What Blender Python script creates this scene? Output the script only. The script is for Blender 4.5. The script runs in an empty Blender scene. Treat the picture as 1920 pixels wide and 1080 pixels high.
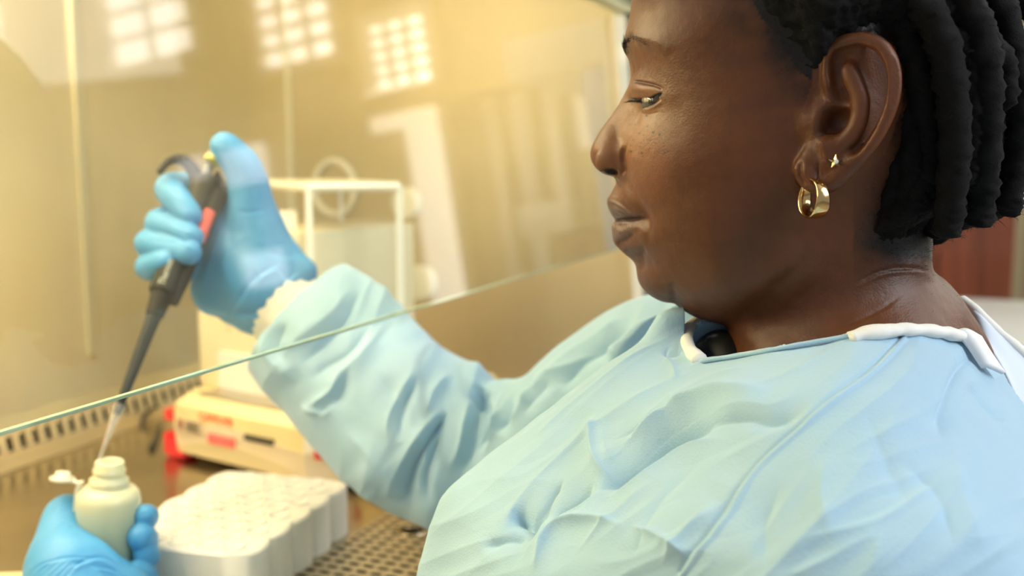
import bpy, math, random
import numpy as np
random.seed(4); RNG = np.random.default_rng(7)
SC = bpy.context.scene
COL = SC.collection
# ------------------------------------------------------------------ camera
F = 1867.0; W, H = 1920, 1080
PITCH = math.radians(7.325); YAW = math.radians(21.724)
CZ = 1.26                                   # lens height above the floor
CAM = np.array([0.0, 0.0, CZ])
FW = np.array([-math.sin(YAW)*math.cos(PITCH), math.cos(YAW)*math.cos(PITCH), -math.sin(PITCH)])
RT = np.array([math.cos(YAW), math.sin(YAW), 0.0])
UP = np.cross(RT, FW)
cd = bpy.data.cameras.new('camera'); cam = bpy.data.objects.new('camera', cd); COL.objects.link(cam)
cam.location = CAM; cam.rotation_euler = (math.pi/2-PITCH, 0, YAW)
cd.sensor_width = 36; cd.lens = 36*F/W; cd.clip_start = .02
cd.dof.use_dof = True; cd.dof.focus_distance = .515; cd.dof.aperture_fstop = 5.0
SC.camera = cam
# ------------------------------------------------------------------ light and exposure
SC.view_settings.view_transform = 'Standard'; SC.view_settings.look = 'None'
SC.view_settings.gamma = 1; SC.view_settings.use_curve_mapping = False
SC.view_settings.exposure = 0.0
wd = bpy.data.worlds.new('world'); SC.world = wd; wd.use_nodes = True
wd.node_tree.nodes['Background'].inputs[0].default_value = (.86, .92, 1, 1)
wd.node_tree.nodes['Background'].inputs[1].default_value = .32
def area(name, loc, target, size, power, col, sy=None):
    l = bpy.data.lights.new(name, 'AREA'); l.energy = power; l.color = col; l.size = size
    if sy: l.shape = 'RECTANGLE'; l.size_y = sy
    o = bpy.data.objects.new(name, l); COL.objects.link(o); o.location = loc
    from mathutils import Vector
    o.rotation_euler = (Vector(target)-Vector(loc)).to_track_quat('-Z', 'Y').to_euler()
    return o
# daylight from the windows behind and right of the photographer, and the hood's own warm tubes
area('window_light', (1.7, .35, 2.35), (.15, .5, 1.05), 1.3, 42, (.93, .97, 1))
area('window_light', (1.6, 2.2, 2.3), (0, .6, 1.2), 1.0, 9, (1, .98, .94))

area('far_wall_fill', (1.0, 2.5, 2.9), (.7, 3.3, 1.2), .6, 26, (1, .98, .93), 1.2)  # added fill lamp that brightens the far wall and its reflections
# ------------------------------------------------------------------ helpers
def ray(px, py): return FW + (px-960)/F*RT - (py-540)/F*UP
def P(px, py, d): return CAM + ray(px, py)*d
def on_z(px, py, z): r = ray(px, py); return CAM + r*((z-CZ)/r[2])
def proj(V):
    q = V-CAM; d = q@FW
    return 960+F*(q@RT)/d, 540-F*(q@UP)/d, d
MATS = {}
def nset(n, **k):
    for a, b in k.items():
        n.inputs[a.replace('_', ' ')].default_value = b
def mat(name, col, rough=.5, metal=0, spec=.5, sss=0, bump=None, var=None, coat=0, trans=0, alpha=1, emit=None, attr=None, aniso=None, ior=None, sssr=(1,.35,.2), sheen=0):
    if name in MATS: return MATS[name]
    m = bpy.data.materials.new(name); m.use_nodes = True; nt = m.node_tree; b = nt.nodes['Principled BSDF']
    c = (*col, 1)
    b.inputs['Base Color'].default_value = c; b.inputs['Roughness'].default_value = rough
    b.inputs['Metallic'].default_value = metal; b.inputs['Specular IOR Level'].default_value = spec
    b.inputs['Coat Weight'].default_value = coat; b.inputs['Transmission Weight'].default_value = trans
    b.inputs['Alpha'].default_value = alpha; b.inputs['Sheen Weight'].default_value = sheen
    if ior: b.inputs['IOR'].default_value = ior
    if sss:
        b.inputs['Subsurface Weight'].default_value = sss; b.inputs['Subsurface Scale'].default_value = .006
        b.inputs['Subsurface Radius'].default_value = sssr
    if emit: b.inputs['Emission Color'].default_value = (*emit[0], 1); b.inputs['Emission Strength'].default_value = emit[1]
    tc = nt.nodes.new('ShaderNodeTexCoord')
    src = None
    if attr:
        a = nt.nodes.new('ShaderNodeVertexColor'); a.layer_name = attr; src = a.outputs['Color']
        nt.links.new(src, b.inputs['Base Color'])
    if var:      # (scale, amount, stretch)
        mp = nt.nodes.new('ShaderNodeMapping'); mp.inputs['Scale'].default_value = var[2] if len(var) > 2 else (1, 1, 1)
        n = nt.nodes.new('ShaderNodeTexNoise'); n.inputs['Scale'].default_value = var[0]; n.inputs['Detail'].default_value = 5
        nt.links.new(tc.outputs['Object'], mp.inputs[0]); nt.links.new(mp.outputs[0], n.inputs[0])
        mx = nt.nodes.new('ShaderNodeMix'); mx.data_type = 'RGBA'; mx.blend_type = 'MULTIPLY'; mx.inputs[0].default_value = 1
        rp = nt.nodes.new('ShaderNodeMapRange'); rp.inputs[1].default_value = .3; rp.inputs[2].default_value = .7
        rp.inputs[3].default_value = 1-var[1]; rp.inputs[4].default_value = 1+var[1]*.4
        nt.links.new(n.outputs[0], rp.inputs[0])
        if src: nt.links.new(src, mx.inputs[6])
        else: mx.inputs[6].default_value = c
        nt.links.new(rp.outputs[0], mx.inputs[7]); nt.links.new(mx.outputs[2], b.inputs['Base Color'])
    if bump:     # list of (kind, scale, strength, stretch)
        prev = None
        for kind, sc, st, dist, *rest in bump:
            mp = nt.nodes.new('ShaderNodeMapping'); mp.inputs['Scale'].default_value = rest[0] if rest else (1, 1, 1)
            n = nt.nodes.new({'noise': 'ShaderNodeTexNoise', 'voronoi': 'ShaderNodeTexVoronoi', 'wave': 'ShaderNodeTexWave'}[kind])
            n.inputs['Scale'].default_value = sc
            if kind == 'noise': n.inputs['Detail'].default_value = 4
            nt.links.new(tc.outputs['Object'], mp.inputs[0]); nt.links.new(mp.outputs[0], n.inputs[0])
            bp = nt.nodes.new('ShaderNodeBump'); bp.inputs['Strength'].default_value = st; bp.inputs['Distance'].default_value = dist
            nt.links.new(n.outputs[0], bp.inputs['Height'])
            if prev: nt.links.new(prev.outputs[0], bp.inputs['Normal'])
            prev = bp
        nt.links.new(prev.outputs[0], b.inputs['Normal'])
    MATS[name] = m; return m

def link(name, me, m=None, parent=None, smooth=True):
    o = bpy.data.objects.new(name, me); COL.objects.link(o)
    if m: me.materials.append(m)
    if smooth: me.polygons.foreach_set('use_smooth', [True]*len(me.polygons))
    if parent is not None: o.parent = parent
    return o
def wloc(o):
    v = np.zeros(3)
    while o is not None:
        v = v+np.array(o.location); o = o.parent
    return v
def mk(name, V, Fc, m, parent=None, smooth=True, col=None, org=None):
    """mesh object from world-space vertices; top-level things get their origin at org"""
    V = np.asarray(V, float)
    if parent is not None: off = wloc(parent)
    else: off = np.array(org) if org is not None else np.array([(V[:, 0].min()+V[:, 0].max())/2, (V[:, 1].min()+V[:, 1].max())/2, V[:, 2].min()])
    Vl = V-off
    me = bpy.data.meshes.new(name)
    if isinstance(Fc, np.ndarray):
        n, k = Fc.shape
        me.vertices.add(len(Vl)); me.vertices.foreach_set('co', Vl.astype(np.float32).ravel())
        me.loops.add(n*k); me.loops.foreach_set('vertex_index', Fc.astype(np.int32).ravel())
        me.polygons.add(n); me.polygons.foreach_set('loop_start', np.arange(0, n*k, k, dtype=np.int32))
        me.update(calc_edges=True); me.validate()
    else:
        me.from_pydata([tuple(v) for v in Vl], [], [tuple(int(i) for i in f) for f in Fc])
        me.update()
    if col is not None:
        a = me.color_attributes.new('col', 'FLOAT_COLOR', 'POINT')
        a.data.foreach_set('color', np.c_[col, np.ones(len(col))].astype(np.float32).ravel())
    o = link(name, me, m, None, smooth)
    if parent is not None: o.parent = parent
    else: o.location = off
    return o
def thing(name, label, cat, loc, group=None):
    o = bpy.data.objects.new(name, None); COL.objects.link(o); o.location = loc; o.empty_display_size = .02
    o['label'] = label; o['category'] = cat
    if group: o['group'] = group
    return o
def tag(o, label, cat=None, group=None):
    o['label'] = label
    if cat: o['category'] = cat
    if group: o['group'] = group
    return o
def struct(o): o['kind'] = 'structure'; return o

class MB:
    """collects simple shapes in world space"""
    def __init__(s): s.v = []; s.f = []
    def quads(s, V, Fc):
        n = len(s.v); s.v += [tuple(map(float, v)) for v in V]; s.f += [tuple(int(i)+n for i in f) for f in Fc]; return s
    def box(s, lo, hi, ax=None, org=None, bev=0):
        lo = np.array(lo, float); hi = np.array(hi, float)
        if bev == 0:
            c = [(x, y, z) for x in (lo[0], hi[0]) for y in (lo[1], hi[1]) for z in (lo[2], hi[2])]
            f = [(0, 1, 3, 2), (4, 6, 7, 5), (0, 4, 5, 1), (2, 3, 7, 6), (0, 2, 6, 4), (1, 5, 7, 3)]
        else:
            # vertical corners rounded, top and bottom rims chamfered
            ring = []
            k = 5; r = bev
            for cx, cy, a0 in ((hi[0]-r, hi[1]-r, 0), (lo[0]+r, hi[1]-r, 90), (lo[0]+r, lo[1]+r, 180), (hi[0]-r, lo[1]+r, 270)):
                for i in range(k): a = math.radians(a0+90*i/(k-1)); ring.append((cx, cy, math.cos(a), math.sin(a)))
            n = len(ring); c = []
            e = min(r*.5, (hi[2]-lo[2])*.4)
            for z, ins in ((lo[2], e), (lo[2]+e*.3, e*.3), (lo[2]+e, 0), (hi[2]-e, 0), (hi[2]-e*.3, e*.3), (hi[2], e)):
                for cx, cy, dx, dy in ring: c.append((cx+dx*(r-ins), cy+dy*(r-ins), z))
            f = [tuple(range(n-1, -1, -1)), tuple(range(5*n, 6*n))]
            for j in range(5):
                for i in range(n): a = j*n+i; b = j*n+(i+1) % n; f.append((a, b, b+n, a+n))
        c = np.array(c)
        if ax is not None: c = np.array(org)+c@np.array(ax)
        return s.quads(c, f)
    def prism(s, pts, d):
        """flat polygon (3D points) extruded by vector d"""
        pts = np.array(pts, float); n = len(pts); V = np.r_[pts, pts+np.array(d)]
        return s.quads(V, [tuple(range(n))[::-1], tuple(range(n, 2*n))]+[(i, (i+1) % n, (i+1) % n+n, i+n) for i in range(n)])
    def tube(s, path, r, n=12, sx=1.0, caps=True, sup=None):
        path = np.array(path, float); m = len(path)
        r = np.full(m, r, float) if np.isscalar(r) else np.array(r, float)
        T = np.gradient(path, axis=0); T /= np.linalg.norm(T, axis=1)[:, None]+1e-12
        up = np.array(sup if sup is not None else ([0, 0, 1] if abs(T[0][2]) < .9 else [1, 0, 0]), float)
        V = []
        for i in range(m):
            a = np.cross(T[i], up); a /= np.linalg.norm(a)+1e-12; b = np.cross(a, T[i]); up = b
            for k in range(n):
                t = 2*math.pi*k/n; V.append(path[i]+a*math.cos(t)*r[i]*sx+b*math.sin(t)*r[i])
        f = [(i*n+k, i*n+(k+1) % n, (i+1)*n+(k+1) % n, (i+1)*n+k) for i in range(m-1) for k in range(n)]
        if caps: f += [tuple(range(n))[::-1], tuple(range((m-1)*n, m*n))]
        return s.quads(V, f)
    def lathe(s, org, axis, prof, n=24, sx=1.0, side=None, closed=False):
        """prof = [(distance along axis, radius)]"""
        axis = np.array(axis, float); axis /= np.linalg.norm(axis)
        a = np.cross(axis, side if side is not None else ([0, 0, 1] if abs(axis[2]) < .9 else [1, 0, 0])); a /= np.linalg.norm(a); b = np.cross(axis, a)
        V = []
        for t, r in prof:
            for k in range(n):
                w = 2*math.pi*k/n; V.append(np.array(org)+axis*t+(a*math.cos(w)*sx+b*math.sin(w))*r)
        m = len(prof)
        f = [(i*n+k, i*n+(k+1) % n, (i+1)*n+(k+1) % n, (i+1)*n+k) for i in range(m-1) for k in range(n)]
        f += [tuple(range(n))[::-1], tuple(range((m-1)*n, m*n))]
        return s.quads(V, f)
    def sphere(s, c, r, n=16, m=10, axes=None):
        V = []; c = np.array(c); r = np.array(r if not np.isscalar(r) else (r, r, r), float)
        A = np.eye(3) if axes is None else np.array(axes)
        for i in range(m+1):
            th = math.pi*i/m
            for k in range(n):
                w = 2*math.pi*k/n; V.append(c+(np.array([math.sin(th)*math.cos(w), math.sin(th)*math.sin(w), math.cos(th)])*r)@A)
        f = [(i*n+k, i*n+(k+1) % n, (i+1)*n+(k+1) % n, (i+1)*n+k) for i in range(m) for k in range(n)]
        return s.quads(V, f)
    def build(s, name, m, parent=None, smooth=False, org=None, auto=True):
        o = mk(name, s.v, s.f, m, parent, smooth or auto, org=org)
        if auto and not smooth: o.data.set_sharp_from_angle(angle=math.radians(32))
        return o
def spline(pts, n=8):
    """Catmull-Rom through points of any dimension"""
    p = np.array(pts, float); p = np.r_[[2*p[0]-p[1]], p, [2*p[-1]-p[-2]]]; out = []
    for i in range(1, len(p)-2):
        for k in range(n):
            t = k/n; out.append(.5*((2*p[i])+(p[i+1]-p[i-1])*t+(2*p[i-1]-5*p[i]+4*p[i+1]-p[i+2])*t*t+(-p[i-1]+3*p[i]-3*p[i+1]+p[i+2])*t**3))
    out.append(p[-2]); return np.array(out)
def noise3(V, freq, seed=0, octs=3):
    r = np.random.default_rng(seed); out = np.zeros(len(V)); amp = 1
    for o in range(octs):
        for _ in range(7):
            k = r.normal(size=3); k = k/np.linalg.norm(k)*freq*(2**o)*r.uniform(.6, 1.4)*2*math.pi
            out += amp*np.sin(V@k+r.uniform(0, 6.28))
        amp *= .5
    return out/5
def sstep(a, b, x): t = np.clip((x-a)/(b-a), 0, 1); return t*t*(3-2*t)

# ---- surface nets
def surface_nets(f):
    nx, ny, nz = f.shape; ins = f < 0
    c = np.zeros((nx-1, ny-1, nz-1), np.int8)
    for dx in (0, 1):
        for dy in (0, 1):
            for dz in (0, 1): c += ins[dx:nx-1+dx, dy:ny-1+dy, dz:nz-1+dz]
    act = (c > 0) & (c < 8); I = np.argwhere(act); idx = np.full(c.shape, -1, np.int32); idx[act] = np.arange(len(I))
    pos = np.zeros((len(I), 3)); cnt = np.zeros(len(I))
    cor = [(a, b, d) for a in (0, 1) for b in (0, 1) for d in (0, 1)]
    for i, A in enumerate(cor):
        for B in cor[i+1:]:
            if sum(abs(np.array(A)-np.array(B))) != 1: continue
            fa = f[I[:, 0]+A[0], I[:, 1]+A[1], I[:, 2]+A[2]]; fb = f[I[:, 0]+B[0], I[:, 1]+B[1], I[:, 2]+B[2]]
            s = (fa < 0) != (fb < 0); t = np.where(s, fa/np.where(s, fa-fb, 1), 0)
            pos += s[:, None]*(np.array(A)+t[:, None]*(np.array(B)-np.array(A))); cnt += s
    V = I+pos/cnt[:, None]
    Q = []
    for ax in range(3):
        sl0 = [slice(None)]*3; sl1 = [slice(None)]*3; sl0[ax] = slice(0, -1); sl1[ax] = slice(1, None)
        a = ins[tuple(sl0)]; b = ins[tuple(sl1)]
        E = np.argwhere(a != b); o1, o2 = [(1, 2), (2, 0), (0, 1)][ax]
        ok = (E[:, o1] > 0) & (E[:, o2] > 0) & (E[:, o1] < f.shape[o1]-1) & (E[:, o2] < f.shape[o2]-1); E = E[ok]
        inside = a[E[:, 0], E[:, 1], E[:, 2]]
        def cell(d1, d2):
            X = E.copy(); X[:, o1] -= d1; X[:, o2] -= d2; return idx[X[:, 0], X[:, 1], X[:, 2]]
        q = np.c_[cell(1, 1), cell(0, 1), cell(0, 0), cell(1, 0)]
        q[~inside] = q[~inside][:, ::-1]; Q.append(q)
    Q = np.vstack(Q); Q = Q[(Q >= 0).all(1)]
    return V, Q
def vnormals(V, Q):
    n = np.cross(V[Q[:, 2]]-V[Q[:, 0]], V[Q[:, 3]]-V[Q[:, 1]]); N = np.zeros_like(V)
    for k in range(4):
        for j in range(3): N[:, j] += np.bincount(Q[:, k], n[:, j], len(V))
    return N/(np.linalg.norm(N, axis=1)[:, None]+1e-12)
def smooth(V, Q, it=2, lam=.5, mask=None):
    a = np.r_[Q[:, 0], Q[:, 1], Q[:, 2], Q[:, 3]]; b = np.r_[Q[:, 1], Q[:, 2], Q[:, 3], Q[:, 0]]
    aa = np.r_[a, b]; bb = np.r_[b, a]; cnt = np.bincount(aa, minlength=len(V))[:, None]+1e-9
    for i in range(it):
        for l in (lam, -lam*1.02):
            L = np.c_[[np.bincount(aa, V[bb, j], len(V)) for j in range(3)]].T/cnt-V
            V = V+l*L*(1 if mask is None else mask[:, None])
    return V
def refine(V, Q, sel):
    """split the chosen quads in four"""
    S = Q[sel]; K = Q[~sel]; E = np.vstack([S[:, [0, 1]], S[:, [1, 2]], S[:, [2, 3]], S[:, [3, 0]]])
    Es = np.sort(E, axis=1); key = Es[:, 0].astype(np.int64)*len(V)+Es[:, 1]
    u, first, inv = np.unique(key, return_index=True, return_inverse=True)
    mid = (V[Es[first, 0]]+V[Es[first, 1]])/2; n0 = len(V); n1 = n0+len(mid)
    cen = V[S].mean(1); m = len(S); inv = inv.reshape(4, m)+n0; c = np.arange(m)+n1
    new = []
    for k in range(4): new.append(np.c_[S[:, k], inv[k], c, inv[k-1]])
    return np.vstack([V, mid, cen]), np.vstack([K]+new)
def compact(V, Q, *arr):
    u, inv = np.unique(Q, return_inverse=True); return (V[u], inv.reshape(Q.shape))+tuple(a[u] for a in arr)

# ---- thin plate spline of the squared half-thickness
class TPS:
    def __init__(s, pts, vals, reg=1e-6):
        p = np.array(pts, float); s.c = p.mean(0); s.sc = p.std(); p = (p-s.c)/s.sc; s.p = p; n = len(p)
        r2 = ((p[:, None]-p[None])**2).sum(-1); K = np.where(r2 > 0, .5*r2*np.log(r2+1e-20), 0)+np.eye(n)*reg
        A = np.zeros((n+3, n+3)); A[:n, :n] = K; A[:n, n] = 1; A[:n, n+1:] = p; A[n, :n] = 1; A[n+1:, :n] = p.T
        s.w = np.linalg.solve(A, np.r_[np.array(vals, float), 0, 0, 0])
    def __call__(s, X, Y):
        sh = X.shape; q = (np.c_[X.ravel(), Y.ravel()]-s.c)/s.sc; out = s.w[-3]+q@s.w[-2:]
        for p, w in zip(s.p, s.w):
            r2 = ((q-p)**2).sum(1)+1e-20; out += w*.5*r2*np.log(r2)
        return out.reshape(sh)
def inpoly(X, Y, poly):
    r = np.zeros(X.shape, bool); n = len(poly)
    for i in range(n):
        x0, y0 = poly[i]; x1, y1 = poly[(i+1) % n]
        if y0 == y1: continue
        r ^= ((y0 > Y) != (y1 > Y)) & (X < (x1-x0)*(Y-y0)/(y1-y0)+x0)
    return r
def polydist(x, y, path):
    """distance to polyline, position along it 0..1, signed side"""
    path = np.array(path, float); best = np.full(x.shape, 1e9); tt = np.zeros(x.shape); sd = np.zeros(x.shape)
    L = np.r_[0, np.cumsum(np.linalg.norm(np.diff(path, axis=0), axis=1))]; L /= L[-1]
    for i in range(len(path)-1):
        a = path[i]; d = path[i+1]-a; l2 = d@d; t = np.clip(((x-a[0])*d[0]+(y-a[1])*d[1])/l2, 0, 1)
        ex = x-a[0]-t*d[0]; ey = y-a[1]-t*d[1]; q = np.hypot(ex, ey); m = q < best
        best = np.where(m, q, best); tt = np.where(m, L[i]+t*(L[i+1]-L[i]), tt); sd = np.where(m, np.sign(d[0]*ey-d[1]*ex), sd)
    return best, tt, sd
class Sculpt:
    """moves vertices along their normals, brushes given where the photograph shows them"""
    def __init__(s, V, Q, near=True):
        s.V = V; s.Q = Q; s.N = vnormals(V, Q); s.x, s.y, s.d = proj(V)
        vd = V-CAM; vd /= np.linalg.norm(vd, axis=1)[:, None]; s.face = sstep(-.1, .25, -(s.N*vd).sum(1))
        s.D = np.zeros(len(V))
    def dab(s, px, py, r, mm, ry=None, rot=0):
        c, n = math.cos(rot), math.sin(rot); dx = s.x-px; dy = s.y-py
        e = ((dx*c+dy*n)/r)**2+((-dx*n+dy*c)/(ry or r))**2
        s.D += mm*.001*np.exp(-e)*s.face
    def line(s, path, r, mm, taper=.2, fold=0, pw=2):
        d, t, sd = polydist(s.x, s.y, spline(path, 5))
        w = sstep(0, taper, t+.02)*sstep(0, taper, 1.02-t) if taper else 1
        s.D += mm*.001*np.exp(-(d/r)**pw)*s.face*w
        if fold:
            q = d*sd*(1 if fold > 0 else -1); s.D += abs(fold)*.001*np.exp(-((q-1.5*r)/(1.3*r))**2)*s.face*w
    def crease(s, path, r, mm, taper=.3, fold=0, grow=.7):
        """cloth crease: sharp along the line, broad flanks, fanning out toward its end"""
        d, t, sd = polydist(s.x, s.y, spline(path, 5)); w = sstep(0, taper, t+.01)*sstep(0, taper, 1.01-t)
        rr = r*(1-grow/2+grow*t); e = .14*rr; h = np.exp(-(np.sqrt(d*d+e*e)-e)/rr)
        q = d*sd*(1 if fold >= 0 else -1); h = h*np.where(q > 0, 1, np.exp(-.0*d)); s.D += mm*.001*h*s.face*w
        if fold: s.D += abs(fold)*.001*np.exp(-np.abs(q-2.0*rr)/(1.1*rr))*s.face*w*(q > -rr)
    def done(s): s.V = s.V+s.N*s.D[:, None]; return s.V

# ---- signed distance volume in camera-aligned axes (right, up, depth)
class Vol:
    def __init__(s, lo, hi, h):
        s.lo = np.array(lo, float); s.h = h; s.n = np.ceil((np.array(hi)-s.lo)/h).astype(int)+1
        s.f = np.full(tuple(s.n), .02, np.float32)
    def sub(s, lo, hi):
        a = np.maximum(((np.array(lo)-s.lo)/s.h).astype(int), 0); b = np.minimum(((np.array(hi)-s.lo)/s.h).astype(int)+2, s.n)
        sl = tuple(slice(i, j) for i, j in zip(a, b))
        g = [s.lo[k]+np.arange(a[k], b[k])*s.h for k in range(3)]
        return sl, g[0][:, None, None], g[1][None, :, None], g[2][None, None, :]
    def op(s, sl, d, k, cut=False):
        if d.size == 0: return
        f = s.f[sl]
        if cut:
            d = -d; h = np.maximum(k-np.abs(f-d), 0)/max(k, 1e-6); s.f[sl] = np.maximum(f, d)+h*h*k/4
        else:
            h = np.maximum(k-np.abs(f-d), 0)/max(k, 1e-6); s.f[sl] = np.minimum(f, d)-h*h*k/4
    def cap(s, p, q, r0, r1=None, k=.004, cut=False):
        r1 = r0 if r1 is None else r1; p = np.array(p, float); q = np.array(q, float); m = max(r0, r1)+k+.004
        sl, X, Y, Z = s.sub(np.minimum(p, q)-m, np.maximum(p, q)+m); d = q-p; l2 = d@d+1e-12
        t = np.clip(((X-p[0])*d[0]+(Y-p[1])*d[1]+(Z-p[2])*d[2])/l2, 0, 1)
        D = np.sqrt((X-p[0]-t*d[0])**2+(Y-p[1]-t*d[1])**2+(Z-p[2]-t*d[2])**2)-(r0+(r1-r0)*t)
        s.op(sl, D, k, cut)
    def ell(s, c, r, k=.004, A=None, cut=False):
        c = np.array(c, float); r = np.array(r, float); m = r.max()+k+.004
        sl, X, Y, Z = s.sub(c-m, c+m); X = X-c[0]; Y = Y-c[1]; Z = Z-c[2]
        if A is not None: X, Y, Z = [A[i][0]*X+A[i][1]*Y+A[i][2]*Z for i in range(3)]
        k0 = np.sqrt((X/r[0])**2+(Y/r[1])**2+(Z/r[2])**2); k1 = np.sqrt((X/r[0]**2)**2+(Y/r[1]**2)**2+(Z/r[2]**2)**2)+1e-9
        s.op(sl, k0*(k0-1)/k1, k, cut)
    def chain(s, pts, k=.004, cut=False):
        for a, b in zip(pts[:-1], pts[1:]): s.cap(a[:3], b[:3], a[3], b[3], k, cut)
    def mesh(s, it=2):
        s.f[0] = s.f[-1] = .02; s.f[:, 0] = s.f[:, -1] = .02; s.f[:, :, 0] = s.f[:, :, -1] = .02
        V, Q = surface_nets(s.f); V = s.lo+V*s.h; return (smooth(V, Q, it) if it else V), Q
def cc(px, py, d): return np.array([(px-960)/F*d, -(py-540)/F*d, d])      # camera-aligned coordinates
def cw(V): return CAM+V[:, :1]*RT+V[:, 1:2]*UP+V[:, 2:3]*FW
def flipfix(V, Q):
    """make quads wind outward"""
    c = V[Q].mean(1); n = np.cross(V[Q[:, 2]]-V[Q[:, 0]], V[Q[:, 3]]-V[Q[:, 1]]); vol = (c-V.mean(0))*n
    return Q[:, ::-1] if vol.sum() < 0 else Q
# ------------------------------------------------------------------ materials
ZS = CZ-.352                                  # work surface height
steel = mat('brushed_steel', (.76, .67, .47), .36, .6, var=(3, .18, (1, 1, .15)), bump=[('noise', 60, .06, .002, (1, 1, .03))])
steel_top = mat('work_surface_steel', (.55, .48, .36), .22, 1, var=(6, .25), bump=[('noise', 9, .05, .004)])
white_enamel = mat('white_enamel', (.80, .81, .78), .35, coat=.3)
blue_plastic = mat('blue_panel', (.10, .28, .62), .4)
dark = mat('opening_shade', (.012, .011, .01), .8)  # near-black that paints the shade inside vent and grille openings
cream = mat('cream_plastic', (.76, .66, .36), .38, coat=.2, var=(14, .04))
cream_grey = mat('putty_plastic', (.72, .63, .48), .45, var=(14, .04))
cream_pale = mat('ivory_plastic', (.86, .82, .68), .38)
red = mat('red_rubber', (.72, .03, .04), .4)
black = mat('black_plastic', (.03, .03, .032), .35, coat=.2)
wood = mat('red_brown_wood', (.30, .075, .03), .35, coat=.3, var=(4, .45, (8, 8, .6)))
wall_m = mat('wall_paint', (.46, .38, .22), .8, var=(2, .06))
foam = mat('white_foam', (.83, .82, .76), .62, var=(60, .04), bump=[('noise', 700, .15, .0005)])
ZF = 0.0
# ------------------------------------------------------------------ room
YW = 3.5
struct(MB().box((-3, -3, -.1), (5, YW+.12, 0)).build('floor', mat('grey_floor', (.42, .38, .32), .5, var=(5, .15))))
struct(MB().box((-3, YW, 0), (5, YW+.12, 3.0)).build('wall_far', wall_m))
struct(MB().box((-1.7, -3, 0), (-1.6, YW, 3.0)).build('wall_left', wall_m))
struct(MB().box((-3, -.6, 3.0), (5, YW+.12, 3.1)).build('ceiling', mat('ceiling_paint', (.75, .72, .62), .8)))
struct(MB().box((-1.6, YW-.02, 0), (5, YW, .1)).build('baseboard_far', wood))
# glass plane of the sash, used for laying the room out where its reflections show
GT = math.radians(4.8); GN = np.array([math.cos(GT), 0, math.sin(GT)]); G0 = np.array([-.378, 0, CZ-.124])
def seen_in_glass(px, py, Y=YW):
    d = ray(px, py); s = ((G0-CAM)@GN)/(d@GN); q = CAM+d*s; d2 = d-2*(d@GN)*GN; return q+d2*((Y-q[1])/d2[1])
daylight = mat('daylit_pane', (.8, .85, .9), .2, emit=((1, .98, .93), 6.5))
frame_w = mat('window_paint', (.80, .76, .62), .5)
def window(n, x0, x1, z0, z1, cols, rows):
    w = struct(MB().box((x0-.04, YW-.05, z0-.04), (x1+.04, YW-.001, z0)).box((x0-.04, YW-.05, z1), (x1+.04, YW-.001, z1+.04))
               .box((x0-.04, YW-.05, z0), (x0, YW-.001, z1)).box((x1, YW-.05, z0), (x1+.04, YW-.001, z1)).build('window_%d' % n, frame_w))
    for i in range(cols):
        for j in range(rows):
            a = x0+(x1-x0)*i/cols+.012; b = x0+(x1-x0)*(i+1)/cols-.012; c = z0+(z1-z0)*j/rows+.012; d = z0+(z1-z0)*(j+1)/rows-.012
            MB().box((a, YW-.018, c), (b, YW-.01, d)).build('pane', daylight, w)
    for i in range(1, cols): x = x0+(x1-x0)*i/cols; MB().box((x-.012, YW-.04, z0), (x+.012, YW-.002, z1)).build('glazing_bar', frame_w, w)
    for j in range(1, rows): z = z0+(z1-z0)*j/rows; MB().box((x0, YW-.036, z-.01), (x1, YW-.002, z+.01)).build('glazing_bar', frame_w, w)
    return w
window(1, 2.95, 3.7, CZ+.98, CZ+1.5, 3, 3)
window(2, 1.92, 2.36, CZ+.86, CZ+1.32, 2, 4)
window(3, 1.26, 1.60, CZ+.70, CZ+1.08, 3, 5)
window(4, .86, 1.11, CZ+.52, CZ+.78, 3, 5)
dr = struct(MB().box((1.58, YW-.03, .1), (1.66, YW-.001, CZ+.52)).box((2.2, YW-.03, .1), (2.28, YW-.001, CZ+.52)).box((1.66, YW-.03, CZ+.0), (2.2, YW-.001, CZ+.26)).box((1.66, YW-.03, .1), (2.2, YW-.001, CZ-.2)).box((1.66, YW-.03, CZ+.47), (2.2, YW-.001, CZ+.52)).build('door_1', frame_w))  # door added to carry glowing panes that mirror over the glove
bright = mat('added_glow_pane', (.9, .92, .95), .2, emit=((.97, .98, 1), 3.6))  # glow added for the bright spots in the sash
for a, b_, c, d_ in ((1.67, 1.90, CZ+.27, CZ+.46), (1.98, 2.13, CZ+.33, CZ+.46), (1.67, 1.88, CZ-.17, CZ-.02)): MB().box((a, YW-.02, c), (b_, YW-.01, d_)).build('pane', bright, dr)
# ceiling beam, pilasters and bright shutter whose images slant across the sash
struct(MB().box((-1.6, YW-.16, CZ+.42), (2.9, YW-.055, CZ+.49)).build('trim_1', mat('ochre_paint', (.50, .36, .14), .6)))
for i, (a, b, c) in enumerate(((.62, .67, (.85, .8, .65)), (.50, .56, (.82, .80, .70)), (.385, .43, (.85, .8, .72)))):
    struct(MB().box((a, YW-.05, .1), (b, YW, CZ+.41)).build('trim_%d' % (i+2), mat('pale_strip_%d' % i, c, .5)))
def slab(x0, x1, z0, z1, t=.04): return MB().box((x0, YW-t, z0), (x1, YW-.001, z1))
sh = thing('window_shutter', 'tall self-glowing white shutter on the far wall, mirrored as a bright band in the sash', 'shutter', (.93, YW, .4))
glow_m = mat('glowing_shutter', (.95, .93, .86), .6, emit=((1, .97, .88), 2.6))  # the shutter's brightness is emission put into the material
MB().box((.84, YW-.06, .4), (1.0, YW-.03, CZ+.52)).build('louvre_panel', glow_m, sh)
MB().box((1.0, YW-.07, CZ+.36), (1.14, YW-.03, CZ+.52)).build('top_panel', glow_m, sh)
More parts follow.
